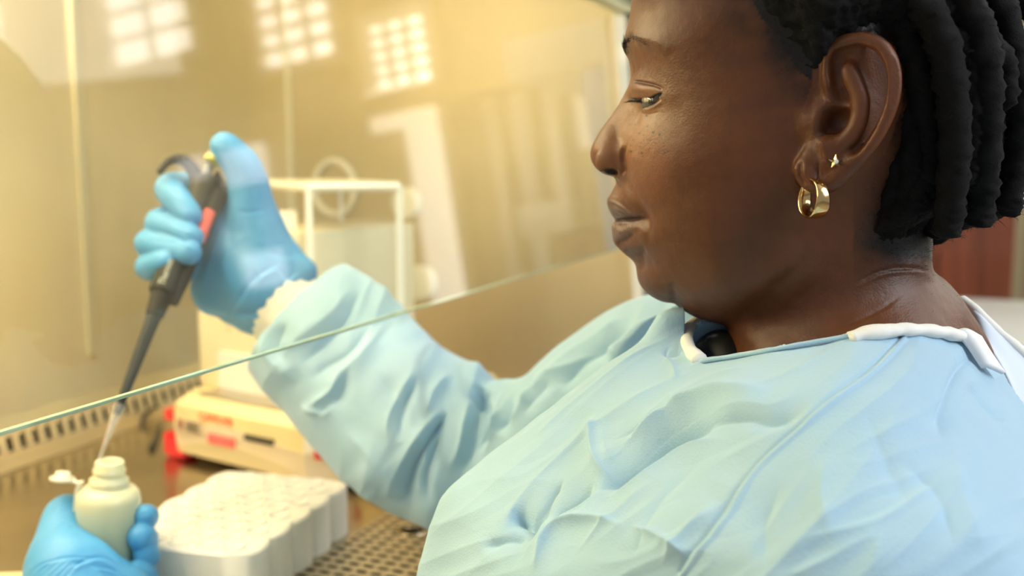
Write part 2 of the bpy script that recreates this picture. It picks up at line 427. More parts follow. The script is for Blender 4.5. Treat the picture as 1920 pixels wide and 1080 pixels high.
MB().box((.815, YW-.08, .36), (.84, YW-.02, CZ+.55)).build('side_rail', frame_w, sh)
pp = mat('glowing_paper', (.88, .87, .82), .7, emit=((1, .96, .88), .35))  # slight emission in the paper stands in for light on the sheets
b1 = seen_in_glass(1048, 130); b2 = seen_in_glass(1150, 290)
tag(slab(.19, .33, CZ+.16, CZ+.41, .012).build('notice_sheet', pp), 'upper large white sheet pinned on the far wall, mirrored at the right of the sash', 'poster')
tag(slab(.10, .24, CZ-.22, CZ+.10, .012).build('notice_sheet', pp), 'lower white sheet on the far wall beside the red-brown cupboard', 'poster')

# wooden cupboard and white bench behind the woman's neck
cb = thing('wooden_cupboard', 'red-brown varnished wooden cupboard standing behind the white bench', 'cupboard', (.45, 3.2, 0))
def between(px0, px1, Y):
    a = ray(px0, 430); b = ray(px1, 430); return a[0]/a[1]*Y, b[0]/b[1]*Y
x0, x1 = between(1600, 1905, 2.9)
MB().box((x0, 2.92, 0), (x1, 3.3, CZ-.12)).build('carcass', wood, cb)
xm = x0+(x1-x0)*.42
for a, b in ((x0+.01, xm-.004), (xm+.004, x1-.01)):
    d = MB().box((a, 2.9, .1), (b, 2.92, CZ-.14)).build('door', wood, cb)
    MB().box((a+.05, 2.893, .2), (b-.05, 2.9, CZ-.24)).build('door_panel', wood, d)
MB().sphere((xm-.03, 2.885, CZ-.5), .012).build('knob', mat('brass', (.7, .5, .2), .3, 1), cb)
a, b = between(1860, 1925, 2.95)
tag(MB().box((a, 2.93, CZ-.118), (b+.1, 3.15, CZ-.02), bev=.01).build('storage_box', cream_pale), 'cream box sitting on top of the red-brown cupboard', 'box')
bn = thing('white_bench', 'white laboratory bench with a grey-edged top behind the woman', 'bench', (.3, 1.9, 0))
MB().box((-.08, 1.75, CZ-.335), (1.6, 2.3, CZ-.29), bev=.01).build('worktop', mat('bench_top', (.78, .77, .70), .3), bn)
MB().box((-.05, 1.78, 0), (1.58, 2.28, CZ-.335)).build('carcass', mat('bench_white', (.80, .81, .78), .4), bn)
for i in range(3): MB().box((-.03+i*.52, 1.765, CZ-.62), (.47+i*.52, 1.78, CZ-.36)).build('drawer', mat('bench_white', (.8, .8, .8)), bn)
# pale blue machine standing beyond the hood's far post
bx = thing('tall_freezer', 'blue and white tall freezer just past the far post of the hood', 'freezer', (-.5, 1.95, 0))
MB().box((-.60, 1.75, 0), (-.24, 2.2, CZ+.19), bev=.01).build('carcass', blue_plastic, bx)
MB().box((-.62, 1.74, CZ+.192), (-.1, 2.2, CZ+.27), bev=.01).build('top_trim', mat('grey_trim', (.5, .53, .55), .5), bx)

# ------------------------------------------------------------------ the safety cabinet
hood = thing('biosafety_cabinet', 'stainless steel safety cabinet with a slanted glass sash and slotted airflow grilles', 'cabinet', (-.7, .6, ZS-.05))
XB = -.985; XF = -.378; YF = 1.45; YN = -.35; ZT = CZ+.21
# work surface with its raised rim
MB().box((XB, YN, ZS-.02), (-.475, YF, ZS)).build('work_surface', steel_top, hood)
# back panel, seam strip
bp = MB().box((XB-.02, YN, ZS-.05), (XB, YF+.02, ZT+.5)).build('back_panel', steel, hood)
MB().box((XB, YF-.006, ZS), (XB+.006, YF, ZT+.4)).build('corner_seam', mat('seam', (.86, .84, .74), .35, .4), hood)
MB().box((XB, .98, ZS+.1), (XB+.005, .992, ZT+.4)).build('panel_joint', mat('seam2', (.8, .76, .62), .3, .8), hood)
sp = MB().box((XB-.02, YF, ZS-.05), (XF+.0, YF+.02, ZT+.3)).build('side_panel', mat('satin_steel', (.68, .59, .41), .48, .8, var=(3, .2, (1, 1, .12))), hood)
# ports on the far side panel
def onY(px, py, Y): r = ray(px, py); return CAM+r*(Y/r[1])
port_m = mat('port_cover', (.86, .83, .70), .45)
for (px, py, r) in ((763, 381, 30), (697, 515, 32), (790, 530, 33)):
    c = onY(px, py, YF); R_ = r/F*(c-CAM)@FW
    MB().lathe(c, (0, -1, 0), [(0, R_), (.006, R_), (.009, R_*.93), (.010, R_*.5)], 32).build('port_cover', port_m, hood)
c = onY(630, 352, YF); R_ = 55/F*((c-CAM)@FW)*.9
V = []; ring = MB(); th = np.linspace(0, 2*math.pi, 49)
ring.tube([c+np.array([math.cos(t)*R_*.88, -.006, math.sin(t)*R_]) for t in th], .0055, 8, caps=False)
ring.build('port_ring', port_m, hood)
# front post
def post(x0, x1, y0, y1, m, name, z0=ZS-.05, z1=ZT+.02):
    q = MB(); pts = []
    for z in (z0, z1):
        o = -(z-G0[2])*math.tan(GT)
        pts += [(x0+o, y0, z), (x1+o, y0, z), (x1+o, y1, z), (x0+o, y1, z)]
    q.quads(pts, [(0, 3, 2, 1), (4, 5, 6, 7), (0, 1, 5, 4), (1, 2, 6, 5), (2, 3, 7, 6), (3, 0, 4, 7)]); return q.build(name, m, hood)
post(XF-.004, XF+.012, YF-.02, YF+.05, white_enamel, 'sash_track')
post(XF+.012, XF+.017, YF-.02, YF+.06, black, 'track_gasket')
post(XF+.017, XF+.03, YF, YF+.06, mat('pale_post', (.55, .66, .72), .4), 'side_post')
def gpt(y, z): return np.array([G0[0]-(z-G0[2])*math.tan(GT), y, z])
# top header above the sash
q = MB(); z0 = ZT; pts = [gpt(YN, z0), gpt(YF+.05, z0), gpt(YF+.05, z0+.02), gpt(YN, z0+.02)]
q.prism(pts, (.02, 0, 0)); q.build('sash_top_rail', mat('yellow_rail', (.80, .74, .42), .4), hood)
q = MB(); pts = [gpt(YN, z0+.02), gpt(YF+.05, z0+.02), gpt(YF+.05, z0+.34), gpt(YN, z0+.34)]
q.prism(pts, (.05, 0, 0)); q.build('header_panel', mat('header_grey', (.62, .66, .66), .45), hood)
# glass sash
gm = bpy.data.materials.new('sash_glass'); gm.use_nodes = True; nt = gm.node_tree; nt.nodes.clear()
out = nt.nodes.new('ShaderNodeOutputMaterial'); mix = nt.nodes.new('ShaderNodeMixShader'); tr = nt.nodes.new('ShaderNodeBsdfTransparent')
gl = nt.nodes.new('ShaderNodeBsdfGlossy'); gl.inputs['Roughness'].default_value = .035; tr.inputs[0].default_value = (.93, .97, .93, 1)
ge = nt.nodes.new('ShaderNodeNewGeometry'); dt = nt.nodes.new('ShaderNodeVectorMath'); dt.operation = 'DOT_PRODUCT'
nt.links.new(ge.outputs['Normal'], dt.inputs[0]); nt.links.new(ge.outputs['Incoming'], dt.inputs[1])
def mth(op, a, b=None, clamp=False):
    n = nt.nodes.new('ShaderNodeMath'); n.operation = op; n.use_clamp = clamp
    for i, v in enumerate((a, b)):
        if v is None: continue
        if hasattr(v, 'links'): nt.links.new(v, n.inputs[i])
        else: n.inputs[i].default_value = v
    return n.outputs[0]
ab = mth('ABSOLUTE', dt.outputs['Value']); om = mth('SUBTRACT', 1.0, ab); p5 = mth('POWER', om, 5.0)
fr = mth('ADD', mth('MULTIPLY', p5, 1.5), .075, True)
# smudged film on the glass, added to imitate the haze of lamp glow
df = nt.nodes.new('ShaderNodeBsdfTranslucent'); df.inputs[0].default_value = (.9, .87, .75, 1)
tcn = nt.nodes.new('ShaderNodeTexCoord'); nz = nt.nodes.new('ShaderNodeTexNoise'); nz.inputs['Scale'].default_value = 9; nz.inputs['Detail'].default_value = 6
nt.links.new(tcn.outputs['Object'], nz.inputs[0]); mr = nt.nodes.new('ShaderNodeMapRange'); nt.links.new(nz.outputs[0], mr.inputs[0])
mr.inputs[1].default_value = .45; mr.inputs[2].default_value = .75; mr.inputs[3].default_value = .012; mr.inputs[4].default_value = .06
mix2 = nt.nodes.new('ShaderNodeMixShader'); nt.links.new(mr.outputs[0], mix2.inputs[0]); nt.links.new(tr.outputs[0], mix2.inputs[1]); nt.links.new(df.outputs[0], mix2.inputs[2])
nt.links.new(fr, mix.inputs[0]); nt.links.new(mix2.outputs[0], mix.inputs[1]); nt.links.new(gl.outputs[0], mix.inputs[2]); nt.links.new(mix.outputs[0], out.inputs[0])
zb = G0[2]; q = MB(); q.quads([gpt(YN, zb), gpt(YF-.02, zb), gpt(YF-.02, ZT), gpt(YN, ZT)], [(0, 1, 2, 3)])
sash = q.build('glass_sash', gm, hood)
edge = MB(); edge.prism([gpt(YN, zb), gpt(YF-.02, zb), gpt(YF-.02, zb+.0016), gpt(YN, zb+.0016)], (-.0035, 0, 0))
edge.build('glass_edge', mat('glass_edge', (.52, .66, .48), .15, coat=.5), sash)
# hood lamps and soffit
MB().box((XB, YN, ZT+.30), (XF-.05, YF, ZT+.32)).build('inner_ceiling', white_enamel, hood)
tubem = mat('hood_tube', (1, 1, 1), emit=((1, .83, .52), 36))
for x in (-.83, -.62):
    MB().tube([(x, -.2, ZT+.11), (x, .85, ZT+.11)], .014, 12).build('lamp_tube', tubem, hood)
MB().box((XF-.055, YN, ZT+.34), (XF-.05, YF, ZT+.22)).build('lamp_baffle', steel, hood)
# back vent: sloped slotted strip along the foot of the back panel
def slotted(name, o, eu, ev, nu, nv, du, dv, hu, hv, th, m, parent, stagger=0, hole=8, skip=None):
    """plate with real slots; o origin, eu/ev unit vectors, cell du x dv, slot hu x hv"""
    q = MB(); o = np.array(o); nn = np.cross(eu, ev)*th; skipped = []
    cyc = []
    for k in range(hole):
        a = 2*math.pi*(k+.5)/hole; cx = (hu-min(hu, hv))/2*np.sign(math.cos(a)); cy = (hv-min(hu, hv))/2*np.sign(math.sin(a)); r = min(hu, hv)/2
        cyc.append((cx+r*math.cos(a), cy+r*math.sin(a)))
    for j in range(nv):
        for i in range(-1 if stagger else 0, nu):
            c = o+eu*((i+.5+(stagger*(j % 2)))*du)+ev*((j+.5)*dv)
            if skip is not None and skip(c): continue
            outer = [(du/2*sx, dv/2*sy) for sx, sy in ((1, .42), (.42, 1), (-.42, 1), (-1, .42), (-1, -.42), (-.42, -1), (.42, -1), (1, -.42))]
            V = [c+eu*a+ev*b for a, b in outer]+[c+eu*a+ev*b for a, b in cyc]+[c+eu*a+ev*b-nn for a, b in cyc]
            cn = [c+eu*a*du/2+ev*b*dv/2 for a, b in ((1, 1), (-1, 1), (-1, -1), (1, -1))]
            V += cn; n = 8
            f = [(k, (k+1) % n, n+(k+1) % n, n+k) for k in range(n)]+[(n+k, n+(k+1) % n, 2*n+(k+1) % n, 2*n+k) for k in range(n)]
            f += [(0, 24, 1), (2, 25, 3), (4, 26, 5), (6, 27, 7)]
            q.quads(V, f)
    return q.build(name, m, parent, auto=False, smooth=False)
ev = np.array([-.30, 0, 1.0]); ev /= np.linalg.norm(ev)
vent = slotted('rear_vent_strip', (XB+.030, .30, ZS+.012), np.array([0, 1., 0]), ev, 62, 1, .0185, .026, .0085, .019, -.002, mat('vent_steel', (.78, .72, .55), .35, .8), hood)
MB().box((XB+.002, .25, ZS+.001), (XB+.012, YF, ZS+.036)).build('vent_cavity', dark, hood)  # solid dark block for the shade behind the vent slots
MB().prism([(XB+.048, .25, ZS+.0005), (XB+.030, .25, ZS+.012), (XB+.026, .25, ZS+.010), (XB+.044, .25, ZS+.0005)], (0, YF-.25, 0)).build('vent_lip', mat('vent_lip', (.60, .53, .38), .4, .85), hood)
MB().prism([(XB+.0225, .25, ZS+.037), (XB+.001, .25, ZS+.052), (XB+.001, .25, ZS+.048), (XB+.0195, .25, ZS+.035)], (0, YF-.25, 0)).build('vent_lip', MATS["vent_lip"], hood)
# front grille
hole_c = on_z(772, 994, ZS)
gx = np.array([1., 0, 0]); gy = np.array([0, 1., 0])
grille_m = mat('grille_steel', (.60, .52, .38), .42, .85)
slotted('front_grille', (-.475, .42, ZS), gx, gy, 7, 42, .0145, .0125, .0112, .0062, .0009, grille_m, hood, stagger=0, skip=lambda c: np.hypot(c[0]-hole_c[0], c[1]-hole_c[1]) < .0115)
# collar plate round the large lifting hole
q = MB(); n = 32; V = []
for r, z in ((.0155, .0), (.0150, .0009), (.0112, .0009), (.0105, -.002)):
    V += [(hole_c[0]+r*math.cos(2*math.pi*k/n), hole_c[1]+r*math.sin(2*math.pi*k/n), ZS+z) for k in range(n)]
q.quads(V, [(i*n+k, i*n+(k+1) % n, (i+1)*n+(k+1) % n, (i+1)*n+k) for i in range(3) for k in range(n)]); q.build('lifting_hole_rim', steel_top, hood)
MB().box((-.474, .3, ZS-.05), (-.36, .96, ZS-.012)).build('grille_plenum', dark, hood)  # dark filler for the shade seen through the grille
MB().box((-.37, YN, ZS-.01), (-.33, YF, ZS+.0), bev=.004).build('front_rail', steel_top, hood)
MB().box((-.475, .93, ZS-.004), (-.33, YF, ZS)).build('grille_blank_plate', steel_top, hood)

# ------------------------------------------------------------------ analytical balance
bal = thing('analytical_balance', 'cream analytical balance with red feet and a white framed glass draft shield', 'balance', (-.72, 1.06, ZS))
lx = np.array([.93, -.02, 0]); 
# plan of the base: front edge faces the camera
A = on_z(316, 838, ZS+.012); B = on_z(572, 900, ZS+.012)
fx = (B-A); fx[2] = 0; LW = np.linalg.norm(fx); fx /= LW; fy = np.array([-fx[1], fx[0], 0]); LD = .30
AX = np.array([fx, fy, [0, 0, 1.]])
def bw(u, v, z): return A*np.array([1, 1, 0])+fx*u+fy*v+np.array([0, 0, ZS+z])
def bbox(name, m, u0, u1, v0, v1, z0, z1, bev=.0, par=None):
    o = A*np.array([1, 1, 0])+np.array([0, 0, ZS]); return MB().box((u0, v0, z0), (u1, v1, z1), ax=AX, org=o, bev=bev).build(name, m, par or bal)
# body: profile in (v,z), upper sloping face; sides chamfered at the right front corner
ZTOP = .072
def plan(z, ins=0): return [(-.002+ins, .02+ins), (.012+ins, 0+ins), (LW, 0+ins), (LW+.045-ins, .028+ins), (LW+.05-ins, LD), (0+ins, LD)]
def body(name, m, z0, z1, i0, i1, par):
    a = [bw(u, v, z0) for u, v in plan(z0, i0)]; b = [bw(u, v, z1) for u, v in plan(z1, i1)]; n = len(a)
    return MB().quads(a+b, [tuple(range(n))[::-1], tuple(range(n, 2*n))]+[(i, (i+1) % n, (i+1) % n+n, i+n) for i in range(n)]).build(name, m, par)
lower = body('base_housing', cream_grey, .010, .040, .002, 0, bal)
upper = body('upper_housing', cream, .040, .066, 0, .001, bal)
body('top_deck', cream, .066, .078, .001, .012, bal)
# arch under the front edge: flat plate with the shade in its colour
q = MB(); pts = [bw(LW*t, -.0012, .010+.020*math.sin(math.pi*t)**.7) for t in np.linspace(.08, .95, 16)]
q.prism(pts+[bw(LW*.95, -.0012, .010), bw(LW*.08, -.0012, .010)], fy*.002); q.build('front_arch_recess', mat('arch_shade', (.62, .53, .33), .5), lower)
q = MB(); q.prism([bw(LW*.1, -.0008, .0405), bw(LW*.42, -.0008, .053), bw(LW*.98, -.0008, .0405)], fy*.002); q.build('front_fascia', cream_grey, upper)
# front details
bbox('black_slot', black, LW*.60, LW*.80, -.003, .001, .043, .049)
bbox('red_badge', mat('red_badge', (.85, .16, .17), .4), LW*.33, LW*.52, -.003, .001, .030, .041)
lab = bbox('rating_label', mat('label_silver', (.55, .45, .33), .4), LW*.09, LW*.28, -.0026, .001, .036, .052)
for k in range(3): bbox('label_print', black, LW*(.165), LW*(.26), -.0032, -.002, .039+k*.004, .0412+k*.004, par=lab)
bbox('label_print', mat('maroon', (.25, .05, .05), .5), LW*.105, LW*.135, -.0032, -.002, .039, .050, par=lab)
# red corner feet and buttons
foot = [MB().lathe(bw(u, v, 0), (0, 0, 1), [(0, .017), (.006, .018), (.016, .016), (.020, .010)], 20).build('foot', red, bal) for u, v in ((.006, .016), (LW+.03, LD-.03), (.01, LD-.03))]
q = MB(); q.prism([bw(-.004, -.003, .004), bw(.030, -.003, .004), bw(.012, -.003, .018), bw(-.004, -.003, .030)], fy*.02); q.build('corner_guard', red, bal)
bbox('side_latch', red, -.004, .010, -.001, .016, .045, .058)
q = MB(); d = bw(LW+.045, .028, 0)-bw(LW, 0, 0); dn = np.array([d[1], -d[0], 0]); dn /= np.linalg.norm(dn)
q.prism([bw(LW, 0, .036)+d*.22+dn*.0005, bw(LW, 0, .036)+d*.85+dn*.0005, bw(LW, 0, .046)+d*.85+dn*.0005, bw(LW, 0, .046)+d*.22+dn*.0005], dn*.003); q.build('side_latch', red, bal)
q = MB(); q.prism([bw(LW, 0, .0405)+dn*.0, bw(LW, 0, .0405)+d+dn*.0, bw(LW, 0, .066)+d, bw(LW, 0, .066)], dn*.0012); q.build('corner_facet', cream_pale, bal)
# lettering on the fascia
cu = bpy.data.curves.new('maker_lettering', 'FONT'); cu.body = 'CAMLAB'; cu.size = .0125; cu.extrude = .0003
to = bpy.data.objects.new('tmp', cu); COL.objects.link(to); dg = bpy.context.evaluated_depsgraph_get()
me = bpy.data.meshes.new_from_object(to.evaluated_get(dg)); bpy.data.objects.remove(to)
tv = np.array([v.co[:] for v in me.vertices]); tw = tv[:, :1]*1.15*fx+tv[:, 1:2]*np.array([0, 0, 1.])-tv[:, 2:3]*fy+bw(LW*.26, -.0012, .055)
mk('maker_lettering', tw, [tuple(p.vertices) for p in me.polygons], mat('red_print', (.85, .12, .06), .5), upper, smooth=False)
# weighing deck and pan
bbox('pan_plate', mat('pan_steel', (.55, .5, .42), .3, .9), .04, LW*1.0, .012, LD-.10, .078, .081, bev=.004)
MB().lathe(bw(LW*.62, .10, .081), (0, 0, 1), [(0, .040), (.006, .043), (.010, .045), (.012, .043), (.0125, .02)], 32).build('weighing_pan', mat('pan_dark', (.30, .22, .14), .35, .8), bal)
# rear tower (display column) of cream plastic, left
towerh = CZ+.005-ZS
tw_ = bbox('rear_tower', mat('ivory_housing', (.84, .74, .52), .45, var=(9, .04)), -.002, .155, .05, .28, .078, .27, bev=.006)
bbox('info_card', mat('card', (.80, .80, .76), .7), .040, .13, .045, .0505, .08, .125, par=tw_)
for k in range(4): bbox('tower_groove', mat('groove', (.6, .5, .35), .6), .055+k*.02, .057+k*.02, .0485, .051, .15, .235, par=tw_)
# glass draft shield: white frame
def fr_bar(p, q, r, name='frame_bar', par=None): return MB().tube([p, q], r, 4).build(name, mat('frame_white', (.90, .90, .84), .35), par or shield)
D1 = 1.12
s1 = P(578, 352, D1); s2 = P(745, 345, 1.22); s3 = P(565, 328, 1.36)
zt = s1[2]
s2 = P(748, 345, 1.155); s2[2] = zt; bk = P(488, 326, 1.30)-s1; bk[2] = 0
shield = MB().box((-.002, -.002, 0), (.002, .002, .001), ax=np.eye(3), org=s1).build('draft_shield', white_enamel, bal)
def corner(a, b): return s1+(s2-s1)*a+bk*b
zbm = ZS+.08
for a, b in ((0, 0), (1, 0), (0, 1), (1, 1)):
    c = corner(a, b); fr_bar(c, np.array([c[0], c[1], zbm]), .0048 if b == 0 else .003)
for (a, b), (c, d) in (((0, 0), (1, 0)), ((0, 0), (0, 1)), ((1, 0), (1, 1)), ((0, 1), (1, 1))): fr_bar(corner(a, b), corner(c, d), .0048)
top = MB(); top.prism([corner(0, 0)+[0, 0, .003], corner(1, 0)+[0, 0, .003], corner(1, 1)+[0, 0, .003], corner(0, 1)+[0, 0, .003]], (0, 0, .003)); top.build('lid', mat('lid_ivory', (.93, .90, .72), .3), shield)
thin = bpy.data.materials.new('clear_pane'); thin.use_nodes = True; t2 = thin.node_tree; t2.nodes.clear(); o2 = t2.nodes.new('ShaderNodeOutputMaterial')
m2 = t2.nodes.new('ShaderNodeMixShader'); a2 = t2.nodes.new('ShaderNodeBsdfTransparent'); g2 = t2.nodes.new('ShaderNodeBsdfGlossy'); g2.inputs['Roughness'].default_value = .05
m2.inputs[0].default_value = .08; t2.links.new(a2.outputs[0], m2.inputs[1]); t2.links.new(g2.outputs[0], m2.inputs[2]); t2.links.new(m2.outputs[0], o2.inputs[0])
for (a, b), (c, d) in (((0, 0), (1, 0)), ((1, 0), (1, 1))):
    p, r = corner(a, b), corner(c, d); MB().quads([p, r, [r[0], r[1], zbm], [p[0], p[1], zbm]], [(0, 1, 2, 3)]).build('glass_pane', thin, shield)
p = corner(0, 0); MB().prism([P(512, 395, 1.2), P(556, 395, 1.2), P(556, 480, 1.2), P(512, 480, 1.2)], FW*.004).build('rear_card', MATS['card'], shield)

# second, lower instrument partly hidden behind the sleeve
bal2 = thing('small_instrument', 'low cream instrument with red buttons half hidden behind the right sleeve', 'instrument', (-.50, .96, ZS))
A2 = on_z(632, 893, ZS+.006); B2 = on_z(800, 965, ZS+.006); f2 = B2-A2; f2[2] = 0; L2 = np.linalg.norm(f2); f2 /= L2; g2v = np.array([-f2[1], f2[0], 0]); AX2 = np.array([f2, g2v, [0, 0, 1.]])
o_ = np.array([A2[0], A2[1], ZS])
MB().box((0, 0, .006), (L2, .05, .052), ax=AX2, org=o_, bev=.006).build('housing', mat('tan_plastic', (.66, .56, .34), .45), bal2)
MB().box((.002, -.001, .0), (L2-.002, .045, .006), ax=AX2, org=o_).build('plinth', black, bal2)
for u in (.004, .036): MB().box((u, -.003, .022), (u+.010, .001, .031), ax=AX2, org=o_).build('button', red, bal2)
# cable at the back
cb_pts = [P(296, 762, 1.36), P(272, 778, 1.34), P(268, 806, 1.31), P(280, 830, 1.27), on_z(284, 838, ZS+.004), on_z(300, 800, ZS+.004)]
tag(MB().tube(spline(cb_pts, 6), .003, 8).build('power_cable', black, smooth=True), 'dark power cable looping on the steel behind the balance', 'cable')

# ------------------------------------------------------------------ foam tube rack
rk = thing('foam_tube_rack', 'white scalloped foam tube rack lying in front of the balance', 'tube rack', (-.55, .7, ZS))
RHT = .046; cA, cB, cC, cD = [on_z(a, b, ZS+RHT) for a, b in ((452, 868), (650, 903), (456, 1042), (280, 1006))]
ry_ = cB-cC; RLY = np.linalg.norm(ry_); ry_ /= RLY; rx_ = np.array([ry_[1], -ry_[0], 0]); RLX = .128
rc = (cB+cC)/2-rx_*RLX/2; nxr, nyr = 1, 5
def rw(a, b, z): q_ = rc+rx_*(a-RLX/2)+ry_*(b-RLY/2); return (q_[0], q_[1], ZS+z)
def rack_outline(e=0, n=14):
    pts = []
    def side(a, b, n_, amp):
        a = np.array(a); b = np.array(b); d = (b-a)/n_; nn = np.array([d[1], -d[0]])/np.linalg.norm(d)
        for i in range(n_):
            for k in range(n):
                t = k/n; pts.append(a+d*(i+t)+nn*(amp*math.sin(math.pi*t)**.55+e))
    side((.004, 0), (RLX-.004, 0), 1, .003); side((RLX, .003), (RLX, RLY-.003), nyr, .0065); side((RLX-.004, RLY), (.004, RLY), 1, .002); side((0, RLY-.003), (0, .003), nyr, .0065)
    return np.array(pts)
o0 = rack_outline(); o1 = rack_outline(-.002); n = len(o0)
V = [rw(*p, 0) for p in o0]+[rw(*p, RHT-.002) for p in o0]+[rw(*p, RHT) for p in o1]
q = MB(); q.quads(V, [(i+j*n, (i+1) % n+j*n, (i+1) % n+(j+1)*n, i+(j+1)*n) for j in range(2) for i in range(n)]+[tuple(range(2*n, 3*n)), tuple(range(n))[::-1]])
q.build('foam_block', foam, rk)
lidm = mat('foam_well', (.66, .62, .50), .6)
nr_ = 10; pxs = RLX/5.3; mesh0 = None
for j in range(nr_):
    for i in range(5):
        x = (i+.62+(.5 if j % 2 else 0))*pxs; y = .012+j*(RLY-.024)/(nr_-1)
        if x > RLX-.006: continue
        V = []; m = 20; R0 = pxs*.40; c_ = np.array(rw(x, y, RHT))
        for r_, z in ((R0*1.04, .0001), (R0, .0016), (R0*.88, .0016), (R0*.84, .0002), (.0001, .0002)):
            V += [(r_*math.cos(2*math.pi*k/m), r_*math.sin(2*math.pi*k/m), z) for k in range(m)]
        if mesh0 is None:
            w0 = MB().quads(np.array(V)+c_, [(a*m+k, a*m+(k+1) % m, (a+1)*m+(k+1) % m, (a+1)*m+k) for a in range(4) for k in range(m)]).build('well_rim', foam, rk, smooth=True); mesh0 = w0; base0 = c_
        else:
            w1 = mesh0.copy(); COL.objects.link(w1); w1.parent = rk; w1.location = c_-base0
ta, tb_ = on_z(-60, 1076, ZS+.02), on_z(330, 1058, ZS+.02)
tag(MB().prism([ta, tb_, tb_+np.array([.02, -.16, 0]), ta+np.array([.02, -.16, 0])], (0, 0, -.0195)).build('cream_tray', cream), 'flat cream tray on the steel beneath the left glove', 'tray')

# ------------------------------------------------------------------ dropper bottle held in the left hand
BD = .76
bt = P(206, 853, BD); bb = P(200, 1068, BD+.012); ax_ = bt-bb; BL = np.linalg.norm(ax_); ax_ /= BL
bot = thing('dropper_bottle', 'small translucent dropper bottle with its tethered cap flipped open, in the left glove', 'bottle', bb)
mm_ = BD/F
plastic = mat('milky_plastic', (.80, .80, .56), .28, sss=.6, sssr=(1, 1, .7), coat=.2, trans=.12)
r = lambda px: px*mm_
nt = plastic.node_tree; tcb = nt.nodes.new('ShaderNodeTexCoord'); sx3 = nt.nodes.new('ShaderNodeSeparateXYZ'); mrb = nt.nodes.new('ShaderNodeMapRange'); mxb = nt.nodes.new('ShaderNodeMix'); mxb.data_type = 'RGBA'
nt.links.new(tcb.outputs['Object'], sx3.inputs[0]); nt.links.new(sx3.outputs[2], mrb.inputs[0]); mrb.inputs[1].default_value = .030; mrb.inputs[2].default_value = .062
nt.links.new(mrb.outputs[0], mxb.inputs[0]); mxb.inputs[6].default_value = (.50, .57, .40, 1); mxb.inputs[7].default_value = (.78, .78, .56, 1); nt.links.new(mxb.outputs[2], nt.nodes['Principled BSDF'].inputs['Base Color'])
prof = [(0, .001), (0, r(38)), (.002, r(47)), (.006, r(53)), (r(60), r(56)), (r(120), r(58)), (r(142), r(58)), (r(153), r(55)), (r(161), r(48)), (r(165), r(40)), (r(167), r(34)), (r(172), r(36)), (r(180), r(35)), (r(185), r(28.5)), (r(190), r(27)), (r(194), r(29.5)), (r(199), r(29)), (r(202), r(26)), (r(211), r(26.5)), (r(215), r(24)), (r(215), r(18)), (r(195), r(17)), (r(150), r(17))]
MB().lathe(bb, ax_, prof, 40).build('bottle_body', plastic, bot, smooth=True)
MB().lathe(bb+ax_*.004, ax_, [(0, r(40)), (.002, r(50)), (r(70), r(52)), (r(105), r(53)), (r(106), .001)], 32).build('liquid', mat('green_liquid', (.42, .50, .30), .2), bot, smooth=True)
capm = mat('cap_plastic', (.82, .80, .66), .35, trans=.1)
cp = MB(); hinge = P(150, 905, BD-.001)
cp.lathe(P(117, 898, BD), UP*.98+RT*.1, [(-.0012, r(22)), (.0, r(23)), (.0014, r(22)), (.0015, r(14)), (.0052, r(13)), (.0056, r(11)), (.0056, .0005)], 24)
cp.tube([P(130, 900, BD), P(146, 905, BD), P(150, 912, BD)], [r(5), r(3), r(3)], 8, sx=1.6)
cp.build('cap', capm, bot, smooth=True)
MB().tube(spline([P(152, 903, BD-.004), P(146, 920, BD-.002), P(142, 960, BD-.002), P(139, 1000, BD)], 5), r(3.6), 8, sx=2.0).build('tether_strap', capm, bot, smooth=True)

# ------------------------------------------------------------------ pipette
pt = P(190, 850, .765); ph = P(386, 340, .866); pa = ph-pt; PL = np.linalg.norm(pa); pa /= PL
pip = thing('pipette', 'black micropipette with a red label, held in the right glove above the bottle', 'pipette', pt)
dirv = -(P(300, 480, .84)-CAM); dirv /= np.linalg.norm(dirv); ps = np.cross(pa, dirv); ps /= np.linalg.norm(ps); pn = np.cross(ps, pa)   # ps: image left/right, pn: to camera
if ps@RT < 0: ps = -ps
if pn@FW > 0: pn = -pn
def pp_(t, s=0, n=0): return pt+pa*(t*PL)+ps*s*.001+pn*n*.001
bk_pl = mat('pipette_black', (.022, .022, .023), .55, spec=.3)
def oval(name, m, prof, par=pip, sx=.85, n=24): return MB().lathe(pt, pa, [(t*PL, r_*.001) for t, r_ in prof], n, sx=sx, side=pn).build(name, m, par, smooth=False)
oval('tip', mat('tip_clear', (.86, .86, .82), .15, trans=.75, ior=1.2), [(-.06, .7), (0.02, 1.3), (.10, 3.0), (.145, 4.0), (.15, 4.5), (.16, 4.5), (.16, 3)], sx=1)
oval('shaft', bk_pl, [(.13, 2.3), (.16, 3.2), (.26, 4.3), (.36, 4.9), (.44, 5.6), (.475, 6.4)], sx=1)
oval('nose_cone', bk_pl, [(.47, 7.0), (.478, 8.8), (.53, 10.2), (.535, 10.6), (.56, 11)])
oval('handle', mat('handle_black', (.028, .028, .026), .5, spec=.3), [(.555, 12.2), (.56, 13), (.68, 12.8), (.80, 11.8), (.92, 12.4), (.97, 13.5), (1.0, 13), (1.015, 8)], sx=.9)
sl = MB(); sl.tube([pp_(.53, 9.5, 3), pp_(.62, 10, 3), pp_(.80, 11, 2), pp_(.97, 12, 1)], [.0048, .0066, .0078, .0090], 10); sl.build('ejector_sleeve', bk_pl, pip)
# red label on the upper handle
q = MB(); q.tube([pp_(.765, 11, 6.5), pp_(.885, 11.5, 6.5)], .0056, 10, sx=1.0); q.build('red_label', mat('red_label', (.80, .12, .11), .4), pip)
MB().tube([pp_(.575, 12.5, 2), pp_(.64, 14.0, 2)], .0014, 6).build('green_mark', mat('lime', (.55, .7, .1), .5), pip)
